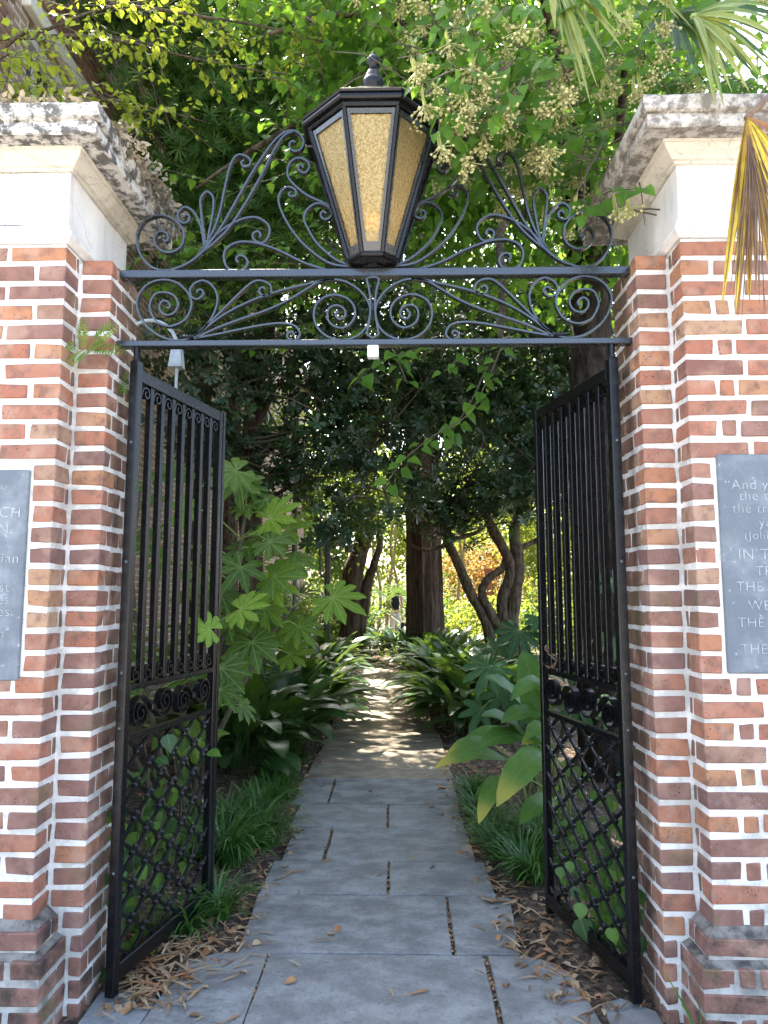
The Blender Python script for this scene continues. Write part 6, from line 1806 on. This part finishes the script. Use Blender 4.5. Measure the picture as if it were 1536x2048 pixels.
for i, (d, n, L) in enumerate([((.75, -.45, .62), (-.4, -.9, .3), .17), ((.05, -.6, .8), (-.3, -.9, .2), .12), ((-.7, -.5, .25), (.1, -.9, .5), .12), ((.95, -.4, -.05), (0, -.8, .6), .15), ((-.3, -.6, -.6), (0, -.9, .2), .10), ((.6, -.6, .25), (0, -.9, .5), .12)]):
    put('frond', frond_mesh(L * 1.15, 14, L * .36, .25, i), fern, (-1.115 + random.uniform(-.015, .015), -.145, 2.435 + random.uniform(-.015, .015)), orient(d, n))
fern2 = thing('fern', 'tiny fern sprig in the reveal of the left gate pier, under the iron rail', 'fern', (-1.04, 0.03, 2.36))
for i, (d, L) in enumerate([((.6, -.5, .3), .07), ((.5, -.5, -.6), .09), ((.3, -.4, -.9), .08)]):
    put('frond', frond_mesh(L, 8, L * .35, .2, 20 + i), fern2, (-1.04, 0.03, 2.37), orient(d, (.3, -.9, .2)))
n = 700
q = RNG.random(n)
P = np.stack([-1.0 + RNG.normal(size=n) * .035, -.28 + .82 * q, 3.285 + RNG.random(n) * (.02 + .05 * q) - .05 * (RNG.random(n) < .35) * q], 1)
k = RNG.random(n) < .22
P[k, 0] = -1.02 - RNG.random(k.sum()) * .6; P[k, 1] = -.37 + RNG.normal(size=k.sum()) * .03; P[k, 2] = 3.305
D = unit(RNG.normal(size=(n, 3)) + np.array([.5, -.2, .3]))
tv, tf, _ = blade([(0, 0), (.3, .2), (.7, .22), (1, 0)], .7, .6)
V, F, rn = scatter(tv, tf, P, D, RNG.normal(size=(n, 3)) + np.array([0, 0, .6]), RNG.uniform(.018, .05, n))
structure(put('dried_fern', np_mesh('dried_fern', V, F, M['drymoss'], rn)), 'stuff'); _ = ('crust of dried curled fern along the top edge of the left pier cap', 'dried fern')

# ------------------------------------------------------------------ palm at the right
palm = thing('palm_tree', 'fan palm over the right gate pier with green fronds and one dead hanging frond', 'palm', (2.75, .9, 0))
MB().tube([(2.75, .9, -.05), (2.75, .9, 2.5), (2.7, .85, 4.7)], [.17, .15, .16], 12).build('trunk', M['bark_grey'], palm)
def frond(hub, root, segs, mat, w, petmat, rad=.011, name='frond'):
    mid = (np.array(hub) + np.array(root)) / 2 + np.array([0, 0, .12])
    f = MB().tube(smooth_path([root, tuple(mid), hub], 5), [rad * 1.3] * 5 + [rad] * 6, 6).build(name, petmat, palm, smooth=True)
    for (tx, ty, tz), bend in segs:
        h = np.array(hub, float); e = np.array([tx, ty, tz], float)
        L = np.linalg.norm(e - h)
        pts = [h + (e - h) * u + np.array([0, 0, bend * L * math.sin(math.pi * u) * (1.1 - .3 * u)]) for u in np.linspace(0, 1, 8)]
        k = random.uniform(.85, 1.15)
        wd = [w * k * x for x in (.22, .6, .9, 1.0, .92, .72, .42, .06)]
        strip_obj('segment', pts, wd, mat, f, up=(random.uniform(-.4, .4), -1, .35), fold=random.uniform(.3, .8))
    return f
frond((0.70, -.28, 3.91), (2.6, .85, 4.7), [((0.73, -0.32, 3.56), .04), ((0.77, -0.32, 3.45), .04), ((0.79, -0.33, 3.36), .04), ((0.82, -0.33, 3.31), .04), ((0.85, -0.32, 3.39), .04), ((0.90, -0.30, 3.49), .04), ((0.96, -0.30, 3.55), .04), ((0.70, -0.32, 3.62), .04), ((0.93, -0.30, 3.63), .04), ((0.80, -0.34, 3.48), .04), ((1.00, -0.30, 3.63), .04), ((0.77, -0.30, 3.63), .04)], M['palm'], .0135, M['greentwig'])
frond((1.17, -.43, 3.57), (2.6, .8, 4.6), [((1.19, -0.52, 3.15), 0.04), ((1.22, -0.50, 3.29), 0.05), ((1.26, -0.50, 3.22), 0.06), ((1.29, -0.50, 3.34), 0.06), ((1.32, -0.50, 3.22), 0.07), ((1.36, -0.48, 3.30), 0.08), ((1.40, -0.48, 3.25), 0.09), ((1.44, -0.46, 3.31), 0.10), ((1.48, -0.45, 3.38), 0.10), ((1.50, -0.45, 3.44), 0.11), ((1.52, -0.42, 3.53), 0.12), ((1.52, -0.40, 3.61), 0.13), ((1.19, -0.50, 3.34), 0.14), ((1.23, -0.50, 3.16), 0.14)], M['palm'], .0145, M['greentwig'])
frond((1.45, .45, 4.35), (2.6, .9, 4.65), [((1.15 + .09 * i, .3, 3.85 + .012 * (i - 5) ** 2), .1) for i in range(11)], M['palm_dark'], .022, M['greentwig'])
frond((0.98, .25, 4.55), (2.6, .9, 4.7), [((.95 + .06 * i, .15, 4.0 + random.uniform(-.12, .1)), .08) for i in range(9)], M['palm'], .02, M['greentwig'])
dead = frond((1.278, -.55, 3.09), (2.6, .5, 4.3), [((1.135, -.60, 2.40), .0), ((1.155, -.58, 2.48), .0), ((1.165, -.62, 2.36), .0), ((1.19, -.6, 2.47), .0), ((1.20, -.57, 2.38), .0), ((1.225, -.62, 2.52), .0), ((1.235, -.58, 2.42), 0), ((1.25, -.6, 2.47), 0), ((1.27, -.57, 2.60), 0), ((1.285, -.63, 2.45), 0), ((1.305, -.6, 2.52), 0.01), ((1.33, -.58, 2.50), .01), ((1.35, -.63, 2.58), .02), ((1.38, -.6, 2.55), .03), ((1.41, -.6, 2.66), .05), ((1.44, -.58, 2.72), .07), ((1.47, -.6, 2.83), .09)], M['palm_dead'], .0145, M['palm_dead'] if False else M['rust'], .010)
fib = MB()
for i in range(26):
    x = random.uniform(1.15, 1.42)
    fib.tube(smooth_path([(1.278 + random.uniform(-.01, .01), -.56, 3.02), (1.278 + (x - 1.278) * .5, -.61, 2.75), (x, -.62 + random.uniform(-.03, .03), 2.45 + random.uniform(-.12, .12))], 3), [.0018] * 6 + [.0008], 3, cap=False)
o = fib.build('fibre', M['dry'] if False else M['rust'], dead); o["kind"] = "stuff"
# dried segment tips lying over the front of the right cap
# ------------------------------------------------------------------ litter on the ground
def litter(n, xr, yr, pred, strips=.6):
    P, D, N, S, T = [], [], [], [], []
    while len(P) < n:
        x, y = random.uniform(*xr), yr[0] + (yr[1] - yr[0]) * random.random() ** 1.5
        d = float(path_dist(x, y))
        if random.random() > pred(d, x, y):
            continue
        z = (0.004 if d < 0 else float(bed_z(x, y)) + .008) + random.uniform(0, .008)
        P.append((x, y, z)); a = random.uniform(0, 6.28)
        D.append((math.cos(a), math.sin(a), random.uniform(-.08, .15))); N.append((random.uniform(-.4, .4), random.uniform(-.4, .4), 1))
        st = random.random() < strips
        S.append(random.uniform(.05, .11) if st else random.uniform(.025, .07)); T.append(st)
    return P, D, N, S, T
def litter_obj(name, L, label=None):
    P, D, N, S, T = [np.array(q) for q in L]
    strip = (np.array([(-.04, 0, 0), (.04, 0, 0), (.05, .5, .04), (-.05, .5, .04), (0, 1, 0)]), np.array([(0, 1, 2), (0, 2, 3), (3, 2, 4)]))
    lf = blade([(0, 0), (.3, .22), (.65, .24), (1, 0)], .5, .3)
    V1, F1, r1 = scatter(strip[0], strip[1], P[T], D[T], N[T], S[T])
    V2, F2, r2 = scatter(lf[0], lf[1], P[~T], D[~T], N[~T], S[~T])
    o = put(name, np_mesh(name, np.concatenate([V1, V2]), np.concatenate([F1, F2 + len(V1)]), M['dry'], np.concatenate([r1, r2])))
    o["kind"] = "stuff"
    return o
litter_obj('leaf_litter', litter(5200, (-2.4, 2.4), (-.05, 15), lambda d, x, y: 0 if d < -.05 or (y < .25 and abs(x) > .99) else math.exp(-max(d, 0) / .45) * .9 + .12))
litter_obj('path_litter', litter(430, (-.8, .8), (-1.0, 12), lambda d, x, y: .10 if d < -.2 else ((.25 if d < -.1 else 1.0) if d < 0 else 0), .75))
JP = []
for y0, y1, cells in rows:
    for (a0, a1), (b0, b1) in zip(cells, cells[1:]):
        for _ in range(int((y1 - y0) * 150)):
            JP.append((random.uniform(a1, b0), random.uniform(y0, y1), random.uniform(-.012, -.002)))
n_ = len(JP)
litter_obj('joint_litter', (JP, [(random.gauss(0, 1), random.gauss(0, 1), random.uniform(-.1, .3)) for _ in range(n_)], [(random.gauss(0, .4), random.gauss(0, .4), 1)] * n_, [random.uniform(.008, .022) for _ in range(n_)], [random.random() < .3 for _ in range(n_)]))
def heap(x, y, n, label):
    P = [(x + random.gauss(0, .06), y + random.gauss(0, .075), .008 + abs(random.gauss(0, .010))) for _ in range(n)]
    D = [(random.gauss(0, 1), random.gauss(0, 1), random.uniform(-.05, .12)) for _ in range(n)]
    o = litter_obj('straw_heap', (P, D, [(0, 0, 1)] * n, [random.uniform(.07, .14) for _ in range(n)], [True] * n))
heap(-.86, .10, 90, ''); heap(-.80, .32, 60, '')
for q in ((.40, 2.86, .10, 'curled orange-brown dead leaf lying at the right edge of the slabs'),):
    lf = blade([(0, 0), (.2, .2), (.5, .28), (.8, .18), (1, 0)], .5, .35)
    o = put('fallen_leaf', np_mesh('fallen_leaf', lf[0], lf[1], mat_plain('orange_leaf', (.42, .16, .05), .6), smooth=True), None, (q[0], q[1], .012), (0, .1, R(-70)), (q[2],) * 3)
    tag(o, q[3], 'leaf')

# ------------------------------------------------------------------ the walker far down the path
M['skin'] = mat_plain('skin', (0.55, 0.33, 0.24), .6, bmp=0)
M['cloth_black'] = mat_plain('black_top', (0.012, 0.012, 0.015), .9, bmp=0)
M['cloth_white'] = mat_plain('white_trousers', (0.75, 0.73, 0.70), .9, bmp=0)
M['hair'] = mat_plain('fair_hair', (0.38, 0.30, 0.20), .7)
def skin_body(name, nodes, edges, mat, parent, loc):
    me = bpy.data.meshes.new(name)
    me.from_pydata([n[0] for n in nodes], edges, [])
    me.materials.append(mat)
    o = put(name, me, parent, loc, world=True)
    s = o.modifiers.new("Skin", 'SKIN')
    for v, nd in zip(me.skin_vertices[0].data, nodes):
        v.radius = nd[1] if hasattr(nd[1], '__len__') else (nd[1], nd[1])
    me.skin_vertices[0].data[0].use_root = True
    s.use_smooth_shade = True
    sb = o.modifiers.new("Sub", 'SUBSURF'); sb.levels = 1; sb.render_levels = 2
    return o
px_, py_ = 0.03, 19.4
per = thing('person', 'person in black sleeveless top and white trousers, hand raised, far down the path', 'person', (px_, py_, 0))
B = [((0, 0, .93), .10), ((0, 0, 1.12), .09), ((0, 0, 1.32), .095), ((0, 0, 1.44), (.07, .06)), ((0, -.01, 1.50), (.05, .05)), ((0, -.02, 1.57), (.075, .085)), ((0, -.02, 1.66), (.07, .085)),
     ((.17, 0, 1.40), .048), ((.21, .02, 1.15), .037), ((.20, -.05, .93), .028), ((.19, -.07, .84), (.035, .018)),
     ((-.17, 0, 1.40), .048), ((-.22, -.06, 1.16), .037), ((-.13, -.20, 1.34), .028), ((-.07, -.17, 1.46), (.032, .018)),
     ((.09, 0, .84), .085), ((.10, -.08, .48), .058), ((.10, -.02, .10), .040), ((.10, -.13, .04), (.042, .03)),
     ((-.09, 0, .84), .085), ((-.10, .06, .48), .058), ((-.10, .18, .12), .040), ((-.10, .08, .04), (.042, .03))]
Eg = [(0, 1), (1, 2), (2, 3), (3, 4), (4, 5), (5, 6), (2, 7), (7, 8), (8, 9), (9, 10), (2, 11), (11, 12), (12, 13), (13, 14), (0, 15), (15, 16), (16, 17), (17, 18), (0, 19), (19, 20), (20, 21), (21, 22)]
skin_body('body', B, Eg, M['skin'], per, (px_, py_, 0))
skin_body('top', [((0, 0, .93), .150), ((0, 0, 1.12), .135), ((0, 0, 1.30), .150), ((0, 0, 1.42), .10)], [(0, 1), (1, 2), (2, 3)], M['cloth_black'], per, (px_, py_, 0))
skin_body('trousers', [((0, 0, .95), (.145, .115)), ((.09, 0, .82), .105), ((.10, -.08, .48), .080), ((.10, -.03, .13), .068), ((-.09, 0, .82), .105), ((-.10, .06, .48), .080), ((-.10, .17, .15), .068)], [(0, 1), (1, 2), (2, 3), (0, 4), (4, 5), (5, 6)], M['cloth_white'], per, (px_, py_, 0))
m = MB(); m.lathe([(.078, 1.60), (.090, 1.64), (.094, 1.69), (.080, 1.74), (.045, 1.765), (0, 1.77)], 14, (px_, py_ + .015)); m.build('hair', M['hair'], per, smooth=True)
m = MB()
for sx in (-.03, .03):
    m.lathe([(0, 1.605), (.009, 1.61), (.009, 1.62), (0, 1.625)], 6, (px_ + sx, py_ - .103))
m.build('eyes', M['cloth_black'], per)
m = MB(); m.tube([(px_, py_ - .095, 1.625), (px_, py_ - .125, 1.58), (px_, py_ - .10, 1.572)], [.008, .014, .008], 6); m.build('nose', M['skin'], per, smooth=True)
